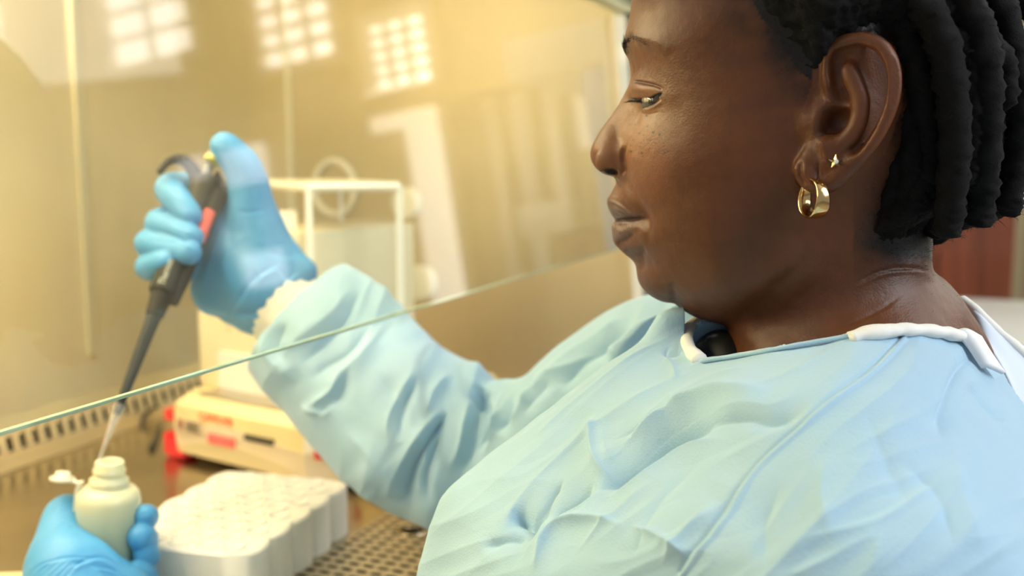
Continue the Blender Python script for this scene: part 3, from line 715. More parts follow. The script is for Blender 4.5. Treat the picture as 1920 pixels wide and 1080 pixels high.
# finger hook to the left
q = MB(); hp = [pp_(.93, -6, 3), pp_(1.0, -13, 2), pp_(1.035, -22, 0), pp_(1.03, -32, -2), pp_(.99, -39, -4), pp_(.955, -40, -5)]
hs = spline([pp_(.97, -4, 0), pp_(1.02, -13, 0), pp_(1.045, -24, 0), pp_(1.02, -34, 0), pp_(.965, -38, 0)], 6); q.tube(hs, np.linspace(.0085, .0032, len(hs)), 10, sx=.8, sup=pn); q.build('finger_hook', bk_pl, pip, smooth=True)
q = MB(); q.prism([pp_(.86, 4, -4), pp_(.90, 14, -4), pp_(.985, 19.5, -4), pp_(1.0, 19, -4), pp_(1.05, 6, -4), pp_(1.0, 2, -4)], pn*.009); q.build('ejector_lever', bk_pl, pip)
MB().tube([pp_(1.0, -1, 0), pp_(1.115, -3.0, 0)], .0042, 12).build('plunger_rod', mat('rod_grey', (.25, .26, .27), .35), pip)
pb = P(400, 299, .866); MB().lathe(pb-pa*.003, pa, [(0, .0068), (.0005, .0075), (.004, .0075), (.0045, .0065), (.0046, .002)], 20).build('plunger_button', mat('yellow_cap', (.85, .75, .15), .4), pip)
# lettering down the barrel
cu = bpy.data.curves.new('barrel_lettering', 'FONT'); cu.body = 'Thermo'; cu.size = .0075; cu.extrude = .0002
to = bpy.data.objects.new('tmp', cu); COL.objects.link(to); dg = bpy.context.evaluated_depsgraph_get()
me = bpy.data.meshes.new_from_object(to.evaluated_get(dg)); bpy.data.objects.remove(to)
tv = np.array([v.co[:] for v in me.vertices]); tw = tv[:, :1]*.95*pa+tv[:, 1:2]*(-ps)+tv[:, 2:3]*pn+pp_(.568, -1.5, 12.6)
mk('barrel_lettering', tw, [tuple(p.vertices) for p in me.polygons], mat('print_cream', (.75, .72, .6), .5), pip, smooth=False)

# ------------------------------------------------------------------ the woman
person = thing('person', 'woman in light blue gown and blue gloves, short twisted hair, looking down at the bottle', 'person', P(1500, 760, .57)*np.array([1, 1, 0]))
D0 = .57; HO = P(1330, 300, D0)
hv = ray(1330, 300)*np.array([1, 1, 0]); hv /= np.linalg.norm(hv); al = math.radians(3)
HS = -hv; HL = np.array([-hv[1], hv[0], 0])
HF_, HS = HL*math.cos(al)+HS*math.sin(al), HS*math.cos(al)-HL*math.sin(al)      # forward, toward the lens
def hl(px, py, w=0):
    """photograph point on the head plane w metres from the middle -> (forward, up)"""
    r = ray(px, py); t = ((HO-CAM)@HS+w)/(r@HS); q = CAM+r*t-HO; return np.array([q@HF_, q[2]])
def hw(L): return HO+L[:, :1]*HF_+L[:, 2:3]*HS+L[:, 1:2]*np.array([0, 0, 1.])
def h3(px, py, w): a = hl(px, py, w); return np.array([a[0], a[1], w])
SIL = [(1185, 0), (1181, 25), (1176, 50), (1171, 70), (1169, 88), (1172, 100), (1178, 112), (1181, 125), (1182, 137), (1181, 150), (1178, 162), (1171, 175), (1164, 188), (1157, 200), (1149, 212), (1140, 225), (1130, 238), (1121, 252), (1113, 266), (1108, 280), (1107, 291), (1109, 302), (1114, 312), (1124, 321), (1137, 328), (1149, 331), (1155, 339), (1152, 350), (1146, 362), (1139, 372), (1138, 382), (1141, 392), (1146, 402), (1151, 409), (1154, 414), (1149, 419), (1147, 428), (1148, 440), (1149, 450), (1153, 459), (1164, 470), (1176, 480), (1187, 490), (1192, 500), (1194, 512), (1196, 523), (1200, 533), (1207, 543), (1217, 552), (1230, 560), (1246, 566), (1260, 568), (1272, 575), (1285, 584), (1300, 592), (1320, 599), (1345, 605), (1362, 612), (1366, 630), (1362, 660), (1345, 700), (1320, 745), (1290, 800)]
BACK = [(1880, 800), (1880, 740), (1872, 680), (1845, 625), (1815, 580), (1795, 550), (1768, 522), (1748, 505), (1744, 485), (1746, 460), (1745, 420), (1760, 350), (1785, 260), (1805, 150), (1812, 40), (1800, -50), (1760, -130), (1690, -190), (1600, -225), (1500, -240), (1400, -230), (1310, -195), (1245, -140), (1208, -75), (1193, -30)]
INN = [(1210, -30, 34), (1260, -60, 42), (1330, -100, 48), (1450, -130, 58), (1580, -120, 62), (1700, -80, 52), (1740, 40, 48), (1500, -30, 72), (1620, 0, 73), (1400, -20, 66),
 (1200, 20, 28), (1230, 20, 41), (1280, 20, 54), (1350, 20, 64), (1430, 20, 70), (1520, 30, 74),
 (1187, 75, 24), (1205, 75, 35), (1235, 76, 47), (1280, 85, 56), (1350, 90, 63), (1430, 90, 69), (1500, 95, 72), (1620, 100, 74), (1700, 100, 63),
 (1189, 125, 16), (1205, 125, 27), (1230, 125, 41), (1262, 130, 51), (1320, 140, 60),
 (1187, 150, 14), (1200, 155, 26), (1222, 158, 37), (1245, 165, 46), (1280, 170, 54),
 (1182, 185, 13), (1194, 190, 21), (1212, 192, 32), (1236, 190, 43), (1262, 190, 50), (1320, 195, 60), (1400, 200, 66), (1480, 200, 69), (1560, 200, 70), (1640, 200, 68), (1720, 200, 56),
 (1168, 200, 8), (1178, 205, 15), (1195, 215, 24), (1215, 215, 34),
 (1150, 225, 8), (1165, 228, 13), (1180, 235, 20), (1200, 240, 32), (1228, 245, 44), (1265, 250, 53), (1325, 250, 61), (1400, 260, 66), (1500, 270, 68), (1600, 280, 66), (1680, 280, 57),
 (1132, 252, 9), (1146, 255, 12.5), (1160, 260, 15), (1174, 268, 23), (1195, 270, 35),
 (1120, 280, 10), (1132, 285, 13.5), (1148, 290, 17), (1160, 295, 18.5), (1172, 300, 23), (1184, 302, 32), (1212, 300, 43), (1260, 305, 54), (1330, 310, 61), (1420, 320, 65), (1500, 330, 65),
 (1122, 304, 9), (1135, 314, 13), (1150, 320, 15), (1163, 322, 17),
 (1164, 345, 12), (1178, 345, 25), (1200, 342, 37), (1240, 345, 48), (1300, 352, 56), (1400, 372, 62), (1500, 380, 61), (1600, 380, 56), (1690, 380, 42),
 (1149, 382, 10), (1162, 388, 17), (1178, 392, 22), (1200, 385, 32), (1240, 392, 44), (1300, 405, 54), (1400, 430, 60), (1490, 440, 57),
 (1165, 413, 15), (1182, 412, 20), (1199, 410, 25.5), (1220, 410, 36),
 (1157, 430, 11), (1172, 430, 17), (1192, 432, 25), (1222, 440, 36), (1280, 455, 48), (1350, 475, 56), (1430, 490, 56),
 (1165, 460, 9), (1185, 460, 19), (1205, 462, 27),
 (1200, 490, 12), (1216, 488, 23), (1245, 495, 35), (1300, 505, 46), (1360, 525, 54), (1415, 540, 54), (1490, 500, 58),
 (1210, 525, 13), (1228, 532, 22), (1260, 540, 30), (1300, 560, 35), (1350, 575, 40), (1390, 572, 46),
 (1275, 566, 14), (1320, 585, 24), (1395, 612, 32), (1430, 600, 39), (1470, 580, 45), (1515, 550, 50), (1560, 500, 53), (1610, 460, 52), (1660, 440, 47), (1710, 440, 32),
 (1400, 635, 34), (1480, 640, 50), (1560, 620, 57), (1640, 590, 55), (1710, 550, 42), (1725, 500, 32), (1770, 580, 36),
 (1360, 720, 30), (1450, 710, 58), (1560, 710, 75), (1660, 700, 82), (1760, 690, 66), (1820, 690, 34), (1830, 760, 30), (1700, 780, 90), (1500, 790, 75)]
pts = [tuple(hl(x, y)) for x, y in SIL+BACK]; vals = [0.0]*len(pts)
spts = list(pts)
for x, y, w in INN: pts.append(tuple(hl(x, y, w*.001))); vals.append((w*.01)**2)
tp = TPS(pts, vals, 2e-5)
hh = .00115
ulo, uhi, vlo, vhi, wm = -.215, .085, -.135, .185, .092
gu = np.arange(ulo, uhi, hh); gv = np.arange(vlo, vhi, hh); U_, V_ = np.meshgrid(gu, gv, indexing='ij')
G = tp(U_, V_)*1e-2                                   # squared half width in m^2
pin = inpoly(U_, V_, spts); G[(~pin) & (G > 0)] = -2e-7
GG = np.hypot(*np.gradient(G, hh))
wv = np.arange(-wm, wm, hh)[None, None, :]
f = ((wv**2-G[:, :, None])/np.sqrt(4*wv**2+(GG**2)[:, :, None]+1e-7)).astype(np.float32)
hd = Vol((ulo, vlo, -wm), (ulo+hh, vlo+hh, -wm+hh), hh); hd.f = np.clip(f, -.05, .05); hd.n = np.array(f.shape)
# nose wing, nostril
hd.ell(h3(1150, 303, .0142), (.0100, .0084, .0040), .006)
hd.ell(h3(1152, 304, .0150)*[1, 1, -1], (.0088, .0078, .0042), .006)
for s in (1, -1):
    c = h3(1145, 322.5, .0140); c[2] *= s; hd.ell(c, (.0046, .0030, .0075), .0010, cut=True)
# ear
def er(px, py, w): return h3(px, py, w*.001)
def flare(px): return 70+max(0, (px-1545))/135*15      # the ear stands away toward the back
outl = [(1556, 118), (1563, 96), (1584, 81), (1615, 74), (1645, 82), (1666, 104), (1676, 135), (1676, 170), (1668, 205), (1652, 240), (1634, 268), (1610, 296), (1585, 320), (1560, 342), (1538, 348), (1518, 338), (1508, 318)]
sp_ = spline(outl, 4)
ears = hd
c0 = er(1608, 190, 75); 
A_ = np.array([[math.cos(.21), 0, math.sin(.21)], [0, 1, 0], [-math.sin(.21), 0, math.cos(.21)]])
rot = math.radians(14); Rz = np.array([[math.cos(rot), math.sin(rot), 0], [-math.sin(rot), math.cos(rot), 0], [0, 0, 1]])
for sg in (1, -1):
    M_ = Rz@A_ if sg == 1 else Rz@A_@np.diag([1, 1, -1])
    mir = np.array([1, 1, sg])
    hd.ell(er(1606, 195, 75.5)*mir, (.0165, .033, .0028), .006, A=M_)
    hd.ell(er(1545, 312, 71)*mir, (.012, .013, .0042), .006)
    for a, b in zip(sp_[:-1], sp_[1:]):
        if a[1] < 300:
            r_ = .0030; hd.cap(er(a[0]-2, a[1], flare(a[0])+2.4)*mir, er(b[0]-2, b[1], flare(b[0])+2.4)*mir, r_, r_, .0022)
        else: hd.cap(er(a[0]-2, a[1]-4, flare(a[0])+.6)*mir, er(b[0]-2, b[1]-4, flare(b[0])+.6)*mir, .0032, .0032, .004)
    # filling behind the concha so the ear grows out of the head
    hd.ell(er(1590, 215, 66)*mir, (.014, .021, .011), .006)
    # helix root running into the bowl
    hr = spline([(1556, 120), (1553, 145), (1560, 170), (1574, 188), (1590, 196)], 4)
    for i, (a, b) in enumerate(zip(hr[:-1], hr[1:])): hd.cap(er(a[0], a[1], 74)*mir, er(b[0], b[1], 73.4)*mir, .0026, .0022, .002)
    # bowl
    hd.ell(er(1567, 228, 80)*mir, (.0115, .0085, .0125), .003, cut=True)
    hd.ell(er(1585, 172, 80)*mir, (.0080, .0065, .0065), .003, cut=True)
    hd.ell(er(1545, 236, 75)*mir, (.0055, .0075, .013), .002, cut=True)
    # groove inside the rim, antihelix
    gr = spline([(1578, 112), (1600, 98), (1630, 104), (1647, 130), (1650, 165), (1642, 205), (1624, 245), (1602, 278)], 4)
    for i, (a, b) in enumerate(zip(gr[:-1], gr[1:])): hd.cap(er(a[0], a[1], flare(a[0])+4.6)*mir, er(b[0], b[1], flare(b[0])+4.6)*mir, .0026, .0026, .0024, cut=True)
    hd.ell(er(1573, 125, 77)*mir, (.0048, .0085, .0042), .003, cut=True)
    ah = spline([(1590, 130), (1604, 160), (1614, 190), (1610, 225), (1594, 255), (1570, 272), (1548, 275)], 4)
    for a, b in zip(ah[:-1], ah[1:]): hd.cap(er(a[0], a[1], flare(a[0])+2.6)*mir, er(b[0], b[1], flare(b[0])+2.6)*mir, .0030, .0030, .003)
    # tragus and antitragus
    hd.ell(er(1529, 230, 69.0)*mir, (.0050, .0065, .0040), .008)
    hd.ell(er(1556, 270, 74)*mir, (.0050, .0034, .0032), .003)
V, Q = hd.mesh(2); Q = flipfix(V, Q); V = hw(V); Q = flipfix(V, Q)
x, y, d = proj(V[Q[:, 0]]); near = (V[Q[:, 0]]-HO)@HS > -.012
V, Q = refine(V, Q, (x > 1095) & (x < 1330) & (y > 30) & (y < 620) & near)
x, y, d = proj(V[Q[:, 0]]); near = (V[Q[:, 0]]-HO)@HS > -.002
V, Q = refine(V, Q, (x > 1160) & (x < 1262) & (y > 130) & (y < 225) & near)
s = Sculpt(V, Q)
# brow ridge, lid fold, lids, lash line
s.line([(1183, 76), (1205, 72), (1235, 82), (1262, 100)], 11, .8)
s.dab(1205, 168, 20, 1.9, 11, .12)                                   # ball of the upper lid
s.line([(1188, 152), (1205, 155), (1228, 160), (1244, 168)], 2.6, -1.2)     # lid crease
s.line([(1184, 186), (1200, 188), (1218, 186), (1236, 178), (1243, 174)], 2.6, -1.5)
s.line([(1203, 190), (1214, 194), (1226, 189), (1234, 182)], 4.0, -2.6)         # opening under the upper lashes
s.line([(1202, 201), (1215, 205), (1230, 199), (1243, 188)], 4, .7)          # lower lid rim
s.line([(1200, 212), (1216, 215), (1236, 210)], 2.5, -.35)
s.line([(1206, 196), (1198, 215), (1190, 238)], 5, -.7)               # tear trough
s.dab(1255, 180, 14, .5); s.dab(1222, 232, 22, .8); s.dab(1225, 262, 30, .6)
# nose wing crease and cheek fold
s.line([(1171, 272), (1167, 292), (1170, 315), (1166, 330)], 4, -2.0)
s.line([(1172, 318), (1180, 345), (1194, 375), (1210, 405), (1216, 440), (1214, 465)], 7, -1.3, .3, fold=.7)
s.line([(1158, 314), (1148, 313), (1140, 320)], 4, .5)
# lips
s.line([(1153, 414), (1170, 413), (1186, 411), (1202, 409)], 3.0, -1.9, .12)
s.line([(1143, 388), (1158, 394), (1178, 401), (1194, 407)], 5.5, 1.0, .3)
s.line([(1152, 432), (1168, 434), (1184, 426), (1196, 416)], 8, 1.3, .3)
s.line([(1140, 375), (1158, 383), (1180, 396), (1200, 407)], 2.6, .55, .2)
s.line([(1154, 455), (1172, 452), (1190, 436)], 6, -1.0, .2)
s.dab(1206, 412, 8, -1.5, 10)
for k in range(9):
    xx = 1152+k*4.6; s.line([(xx, 418), (xx+2, 440-k*1.5)], 1.1, -.30, .3)
    s.line([(xx, 392+k*1.2), (xx+1.5, 408)], 1.1, -.2, .3)
# philtrum, chin crease, jaw and neck
s.line([(1166, 345), (1152, 370)], 5, -.4); s.line([(1168, 474), (1190, 478), (1214, 470)], 9, -1.0)
s.line([(1201, 470), (1206, 490), (1206, 510)], 6, -.8)
s.dab(1215, 520, 18, 1.2); s.line([(1262, 572), (1264, 555), (1258, 530)], 7, -1.0)
s.line([(1362, 608), (1390, 592), (1425, 570), (1455, 540), (1500, 500), (1525, 455)], 16, -1.6, .3)
s.line([(1500, 300), (1498, 330), (1512, 350)], 5, -2.0); s.line([(1515, 330), (1526, 348), (1550, 352)], 3, .8)
s.line([(1535, 300), (1533, 345)], 1.4, -1.2, .2)
s.dab(1330, 420, 60, 1.5, 90)
s.line([(1560, 620), (1610, 600), (1655, 578), (1700, 545)], 2.5, -.8, .4); s.line([(1600, 535), (1650, 510), (1700, 503), (1745, 508)], 3.0, -1.6, .3, fold=.8)
s.line([(1530, 150), (1520, 200), (1522, 260)], 10, -.6)
V = s.done()
x, y, d = proj(V); wl = (V-HO)@HS
N = vnormals(V, Q)
V = V+N*(noise3(V, 95, 3, 2)*.00010)[:, None]
# pigment and tone; warm hood light and jaw shade are painted in
side = wl > .0
base = np.array([.124, .041, .0145]); C = np.tile(base, (len(V), 1))
n1 = noise3(V, 18, 11, 3); n2 = noise3(V, 120, 5, 2); n3 = noise3(V, 45, 9, 2)
C *= (1+.12*n1+.09*n2)[:, None]
def tint(C, w, c): return C*(1-w[:, None])+np.array(c)*w[:, None]
g2 = lambda cx, cy, rx, ry: np.exp(-((x-cx)/rx)**2-((y-cy)/ry)**2)
C = tint(C, .38*g2(1195, 235, 70, 85), (.40, .21, .08)); C = tint(C, .35*g2(1225, 300, 55, 60), (.30, .11, .07))  # first tint paints the warm hood light beside the nose
C = tint(C, .30*g2(1200, 30, 60, 60), (.30, .16, .07)); C = tint(C, .25*g2(1640, 170, 60, 150), (.30, .10, .05))  # first tint paints the warm light on the forehead
C = tint(C, .35*g2(1215, 140, 34, 18), (.10, .05, .05)); C = tint(C, .5*g2(1400, 500, 150, 90), (.070, .032, .016))  # second tint paints the shade along the jaw
# moles and freckles on the cheekbone
fr = np.random.default_rng(2)
moles = [(1212, 217, 2.2, .9), (1241, 207, 2.2, .7), (1247, 188, 2, .6), (1214, 237, 2.2, .7), (1225, 248, 3, .95), (1236, 252, 3, .9), (1198, 250, 1.7, .7), (1207, 262, 1.6, .6), (1187, 262, 1.6, .5), (1183, 284, 1.8, .8), (1176, 270, 1.5, .5), (1200, 275, 1.5, .6), (1218, 278, 1.8, .5), (1203, 287, 2.5, .5), (1246, 286, 2.6, .6), (1251, 284, 2, .5), (1190, 230, 1.5, .5), (1228, 268, 1.5, .5), (1270, 255, 2, .35), (1156, 203, 1.7, .5)]
moles += [(fr.uniform(1178, 1262), fr.uniform(205, 300), fr.uniform(1, 1.9), fr.uniform(.25, .6)) for _ in range(60)]
for cx, cy, r_, a in moles: C = tint(C, np.minimum(1, a*1.2*np.exp(-(((x-cx)**2+(y-cy)**2)/r_**2)**1.3))*side, (.035, .014, .010))
# lips
lip = [(1130, 372), (1141, 373), (1158, 382), (1180, 396), (1202, 408), (1192, 424), (1178, 441), (1160, 452), (1130, 458)]
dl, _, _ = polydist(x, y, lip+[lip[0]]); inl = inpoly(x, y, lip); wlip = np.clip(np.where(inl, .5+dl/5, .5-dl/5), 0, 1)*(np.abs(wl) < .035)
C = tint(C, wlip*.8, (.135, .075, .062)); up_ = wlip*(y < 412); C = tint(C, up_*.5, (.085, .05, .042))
dm, _, _ = polydist(x, y, spline([(1148, 414), (1170, 414), (1186, 411), (1204, 409)], 4)); C = tint(C, .75*np.exp(-(dm/3)**2), (.03, .012, .01))
# eyebrow skin shade, lash shade, eyelid line
db, tb, _ = polydist(x, y, spline([(1172, 96), (1174, 80), (1186, 70), (1206, 76), (1222, 96)], 5)); C = tint(C, .9*np.exp(-(db/6.5)**2)*(1-.95*tb), (.02, .012, .01))
dc, _, _ = polydist(x, y, spline([(1188, 153), (1205, 156), (1228, 161)], 4)); C = tint(C, .5*np.exp(-(dc/2.2)**2), (.06, .03, .025))
de, _, _ = polydist(x, y, spline([(1184, 187), (1200, 189), (1218, 186), (1238, 176)], 4)); C = tint(C, .95*np.exp(-(de/4.5)**2), (.008, .006, .006))
C = tint(C, .7*g2(1218, 196, 10, 6), (.03, .02, .02))
# nostril and ear hollows have their shade painted into the skin colour
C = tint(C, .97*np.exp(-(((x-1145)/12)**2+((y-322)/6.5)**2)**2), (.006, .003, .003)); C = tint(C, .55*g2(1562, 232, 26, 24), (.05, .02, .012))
# cropped stubble colour fading toward the hairline
hp_ = [(1385, -260), (1395, -30), (1425, 30), (1462, 75), (1492, 128), (1520, 150), (1548, 128), (1560, 85), (1620, 55), (1700, 90), (1706, 200), (1690, 330), (1662, 400), (1640, 455), (1700, 480), (1762, 465), (1900, 300), (1900, -260)]
dh, _, _ = polydist(x, y, hp_+[hp_[0]]); inh = inpoly(x, y, hp_); ear_region = inpoly(x, y, [(1530, 70), (1620, 60), (1690, 90), (1692, 200), (1660, 290), (1590, 350), (1540, 390), (1480, 340), (1500, 220), (1524, 150)])
wh = np.where(inh, 1, np.exp(-(dh/46)**1.4)*np.clip(.75+.55*n3+.3*n2, 0, 1)); wh = wh*(~ear_region)*(((y < 200) & (x > 1290)) | (x > 1600))
wb_ = np.exp(-(dh/16)**2)*(~ear_region)
C = tint(C, np.clip(wh, 0, 1)*.97, (.006, .005, .0045))
C = tint(C, .35*np.clip(n3*.6+.3, 0, 1)*g2(1400, 110, 60, 100)*(~ear_region), (.03, .018, .014))
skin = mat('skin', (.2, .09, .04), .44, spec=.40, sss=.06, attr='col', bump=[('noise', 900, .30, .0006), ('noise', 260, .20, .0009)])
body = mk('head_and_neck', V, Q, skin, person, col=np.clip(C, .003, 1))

# eyeball
ec = h3(1242, 195, .0250)
MB().sphere(hw(ec[None])[0], .0118, 24, 16).build('eye', mat('eye_dark', (.05, .035, .028), .1, coat=1), person, smooth=True)
ic = h3(1213, 195, .0385)
# brow hairs and lashes
def strands(name, roots, dirs, ln, wd_, m, parent, kind=True):
    q = MB()
    for p, dv, l_ in zip(roots, dirs, ln):
        a = np.cross(dv, -hv); a /= np.linalg.norm(a)+1e-9; b = np.cross(a, dv)
        mid = p+dv*l_*.55; tip = p+dv*l_+np.array([0, 0, 1])*l_*.12
        V4 = [p+a*wd_, p-a*wd_*.5+b*wd_*.8, p-a*wd_*.5-b*wd_*.8, mid+a*wd_*.7, mid-a*wd_*.35+b*wd_*.6, mid-a*wd_*.35-b*wd_*.6, tip]
        q.quads(V4, [(0, 1, 4, 3), (1, 2, 5, 4), (2, 0, 3, 5), (3, 4, 6), (4, 5, 6), (5, 3, 6)])
    o = q.build(name, m, parent)
    if kind: o['kind'] = 'stuff'
    return o
sx_, sy_, sd_ = proj(V); Nn = vnormals(V, Q)
hairm = mat('hair_black', (.0055, .0050, .0048), .85, spec=.22, bump=[('noise', 1500, .6, .0006)])
fine = mat('brow_hair', (.012, .009, .008), .5)
cand = np.where(side & ((Nn*(CAM-V)).sum(1) > 0))[0]
def near_px(px, py):
    k = cand[np.argmin((sx_[cand]-px)**2+(sy_[cand]-py)**2)]; return V[k], Nn[k]
roots, dirs, ln = [], [], []
bp_ = spline([(1172, 100), (1172, 86), (1180, 75), (1192, 71), (1206, 77), (1222, 94)], 12)
for i in range(300):
    t = RNG.random()**1.5*.92; k = int(t*(len(bp_)-1)); c = bp_[k]+RNG.normal(0, 2.6, 2)*(1 if t < .7 else .8); v_, n_ = near_px(*c)
    dd = -HF_*(.25+.9*t)+np.array([0, 0, 1])*(.9-1.5*t)+n_*.35+RNG.normal(0, .15, 3); dd /= np.linalg.norm(dd)
    roots.append(v_+n_*.0001); dirs.append(dd); ln.append(RNG.uniform(.003, .0055))
strands('eyebrow', roots, dirs, ln, .00015, fine, person)
roots, dirs, ln = [], [], []
lp_ = spline([(1182, 189), (1196, 189), (1210, 188), (1226, 183), (1240, 175)], 12)
for i in range(110):
    t = RNG.random(); c = lp_[int(t*(len(lp_)-1))]+RNG.normal(0, .8, 2); v_, n_ = near_px(*c)
    dd = HF_*(.75-.5*t)+n_*.55+np.array([0, 0, -.55])+RNG.normal(0, .12, 3); dd /= np.linalg.norm(dd)
    roots.append(v_+n_*.0002); dirs.append(dd); ln.append(RNG.uniform(.003, .0052))
strands('eyelashes', roots, dirs, ln, .00012, fine, person)

# ---- hair: a cropped shell on the scalp, with twisted locks at the back
hc = .0018; gu2 = np.arange(-.225, .06, hc); gv2 = np.arange(-.065, .20, hc); U2, V2 = np.meshgrid(gu2, gv2, indexing='ij')
G2_ = tp(U2, V2)*1e-2; inside = inpoly(U2, V2, spts)
dd_, _, _ = polydist(U2.ravel(), V2.ravel(), spts+[spts[0]]); dd_ = dd_.reshape(U2.shape)*np.where(inside, 1, -1)
G2_ = np.where(inside, G2_, np.minimum(G2_, -dd_*-2*.045)); G2_ = np.where(inside, G2_, dd_*.07)
GG2 = np.hypot(*np.gradient(G2_, hc))
hpoly = [tuple(hl(a, b, .055)) for a, b in [(1395, -400), (1400, -30), (1432, 30), (1468, 72), (1496, 128), (1518, 136), (1545, 128), (1566, 88), (1620, 58), (1690, 90), (1706, 200), (1684, 300), (1650, 380), (1630, 440), (1680, 462), (1762, 440), (2100, 300), (2100, -400)]]
hdst, _, _ = polydist(U2.ravel(), V2.ravel(), hpoly+[hpoly[0]]); hdst = hdst.reshape(U2.shape)*np.where(inpoly(U2, V2, hpoly), 1, -1)
off = -.004+.016*sstep(-.002, .018, hdst)
w2 = np.arange(-.095, .095, hc)[None, None, :]
hvol = (w2**2-G2_[:, :, None])/np.sqrt(4*w2**2+(GG2**2)[:, :, None]+1e-6)-off[:, :, None]
hvol = np.maximum(hvol, (-hdst-.001)[:, :, None])
hvol[0] = hvol[-1] = .02; hvol[:, 0] = hvol[:, -1] = .02; hvol[:, :, 0] = hvol[:, :, -1] = .02
Vh, Qh = surface_nets(hvol.astype(np.float32)); Vh = np.array([gu2[0], gv2[0], -.095])+Vh*hc; Vh = hw(smooth(Vh, Qh, 2)); Qh = flipfix(Vh, Qh)
Nh = vnormals(Vh, Qh); rn = 1-np.abs(noise3(Vh, 70, 21, 2)); Vh += Nh*(rn*.0028+noise3(Vh, 260, 22, 2)*.0010)[:, None]
hair = mk('hair', Vh, Qh, hairm, person)
def lock(path, r, seed, nr=14):
    """path in (px, py, depth); returns a knobbly twisted lock with a rounded end"""
    p = np.array([P(*q_) for q_ in spline(path, 14)]); m = len(p); t = np.linspace(0, 1, m)
    rr = np.full(m, r)*(1-.12*t); rr[-1] *= .12; rr[-2] *= .55; rr[-3] *= .82; rr[0] *= .5
    rg = np.random.default_rng(seed); ph_ = rg.uniform(0, 6.28)
    q = MB(); q.tube(p, 1.0, nr); Vv = np.array(q.v).reshape(m, nr, 3); cen = p[:, None]; dr = Vv-cen; ang = np.arange(nr)*2*math.pi/nr
    arc = np.r_[0, np.cumsum(np.linalg.norm(np.diff(p, axis=0), axis=1))]
    R2 = rr[:, None]*(1+.10*np.sin(2*ang[None]+arc[:, None]*380+ph_)+.06*np.sin(5*ang[None]-arc[:, None]*900+ph_)); Vv = cen+dr*R2[:, :, None]
    Vv = Vv.reshape(-1, 3); Vv += (noise3(Vv, 330, seed, 2)*.0010)[:, None]*(Vv-np.repeat(p, nr, 0))/r
    return Vv, q.f
dm = .57
LK = [ # near side rows falling behind the ear to the nape
 ([(1560, 10, .50), (1640, 20, .49), (1705, 80, .485), (1730, 170, .49), (1742, 270, .50), (1740, 350, .505)], .0075),
 ([(1600, -60, .49), (1700, -20, .475), (1760, 60, .47), (1785, 170, .475), (1790, 290, .485), (1780, 400, .50), (1772, 447, .505)], .0082),
 ([(1700, -80, .49), (1790, -30, .475), (1840, 80, .475), (1850, 200, .485), (1846, 320, .50), (1838, 385, .51), (1832, 425, .515)], .0082),
 ([(1760, -90, .50), (1860, -20, .49), (1900, 90, .49), (1912, 200, .50), (1905, 300, .515), (1893, 372, .52), (1890, 392, .525)], .0070),
 ([(1690, 110, .505), (1712, 190, .50), (1718, 280, .505), (1708, 360, .515), (1706, 425, .52)], .0075),
 ([(1690, 210, .507), (1688, 290, .507), (1672, 360, .512), (1664, 415, .518)], .0065),
 ([(1700, 180, .50), (1708, 280, .502), (1700, 350, .508), (1690, 415, .514)], .0070),
 ([(1720, 250, .53), (1745, 330, .53), (1758, 400, .535), (1755, 448, .54)], .0080),
 ([(1780, 180, .54), (1810, 270, .54), (1815, 360, .545), (1800, 432, .55)], .0080),
 ([(1840, 150, .55), (1872, 240, .55), (1880, 330, .555), (1862, 415, .56)], .0075),
 ([(1860, 60, .56), (1930, 130, .56), (1945, 230, .565), (1940, 325, .57)], .0075),
 ([(1900, -20, .50), (1970, 60, .50), (1965, 180, .51), (1955, 310, .52)], .0080),
 ([(1480, -20, .505), (1560, -40, .49), (1650, -60, .48), (1740, -60, .475), (1800, -20, .475)], .0075),
 ([(1470, 40, .505), (1520, 40, .497), (1580, 40, .49), (1640, 45, .487)], .0065),
 ([(1455, -10, .508), (1500, 0, .498), (1560, -5, .49), (1640, -15, .483), (1700, 0, .48)], .0070),
 ([(1490, 95, .505), (1520, 85, .50), (1550, 70, .495)], .0055),
 ([(1800, 330, .58), (1815, 380, .58), (1825, 425, .585)], .0075), ([(1740, 380, .58), (1745, 420, .58), (1765, 452, .585)], .0080),
 ([(1900, 200, .60), (1925, 280, .60), (1915, 335, .60)], .0075), ([(1850, 300, .60), (1870, 350, .60), (1878, 395, .60)], .0070),
 ([(1700, -150, .52), (1850, -140, .51), (1960, -60, .52), (1975, 80, .53), (1970, 230, .54)], .0085),
 ([(1740, 60, .48), (1810, 90, .478), (1822, 190, .485), (1818, 280, .495), (1812, 350, .505)], .0070),
 ([(1660, 60, .49), (1700, 40, .482), (1765, 20, .477), (1815, 40, .476), (1880, 120, .485), (1880, 210, .495)], .0070),
 ([(1700, 395, .535), (1695, 420, .53), (1700, 445, .53)], .0060), ([(1680, 330, .52), (1680, 380, .52), (1684, 430, .52)], .0055),
]
for i, (pth, r_) in enumerate(LK):
    v_, f_ = lock(pth, r_, 50+i); mk('dreadlock', v_, f_, hairm, hair)
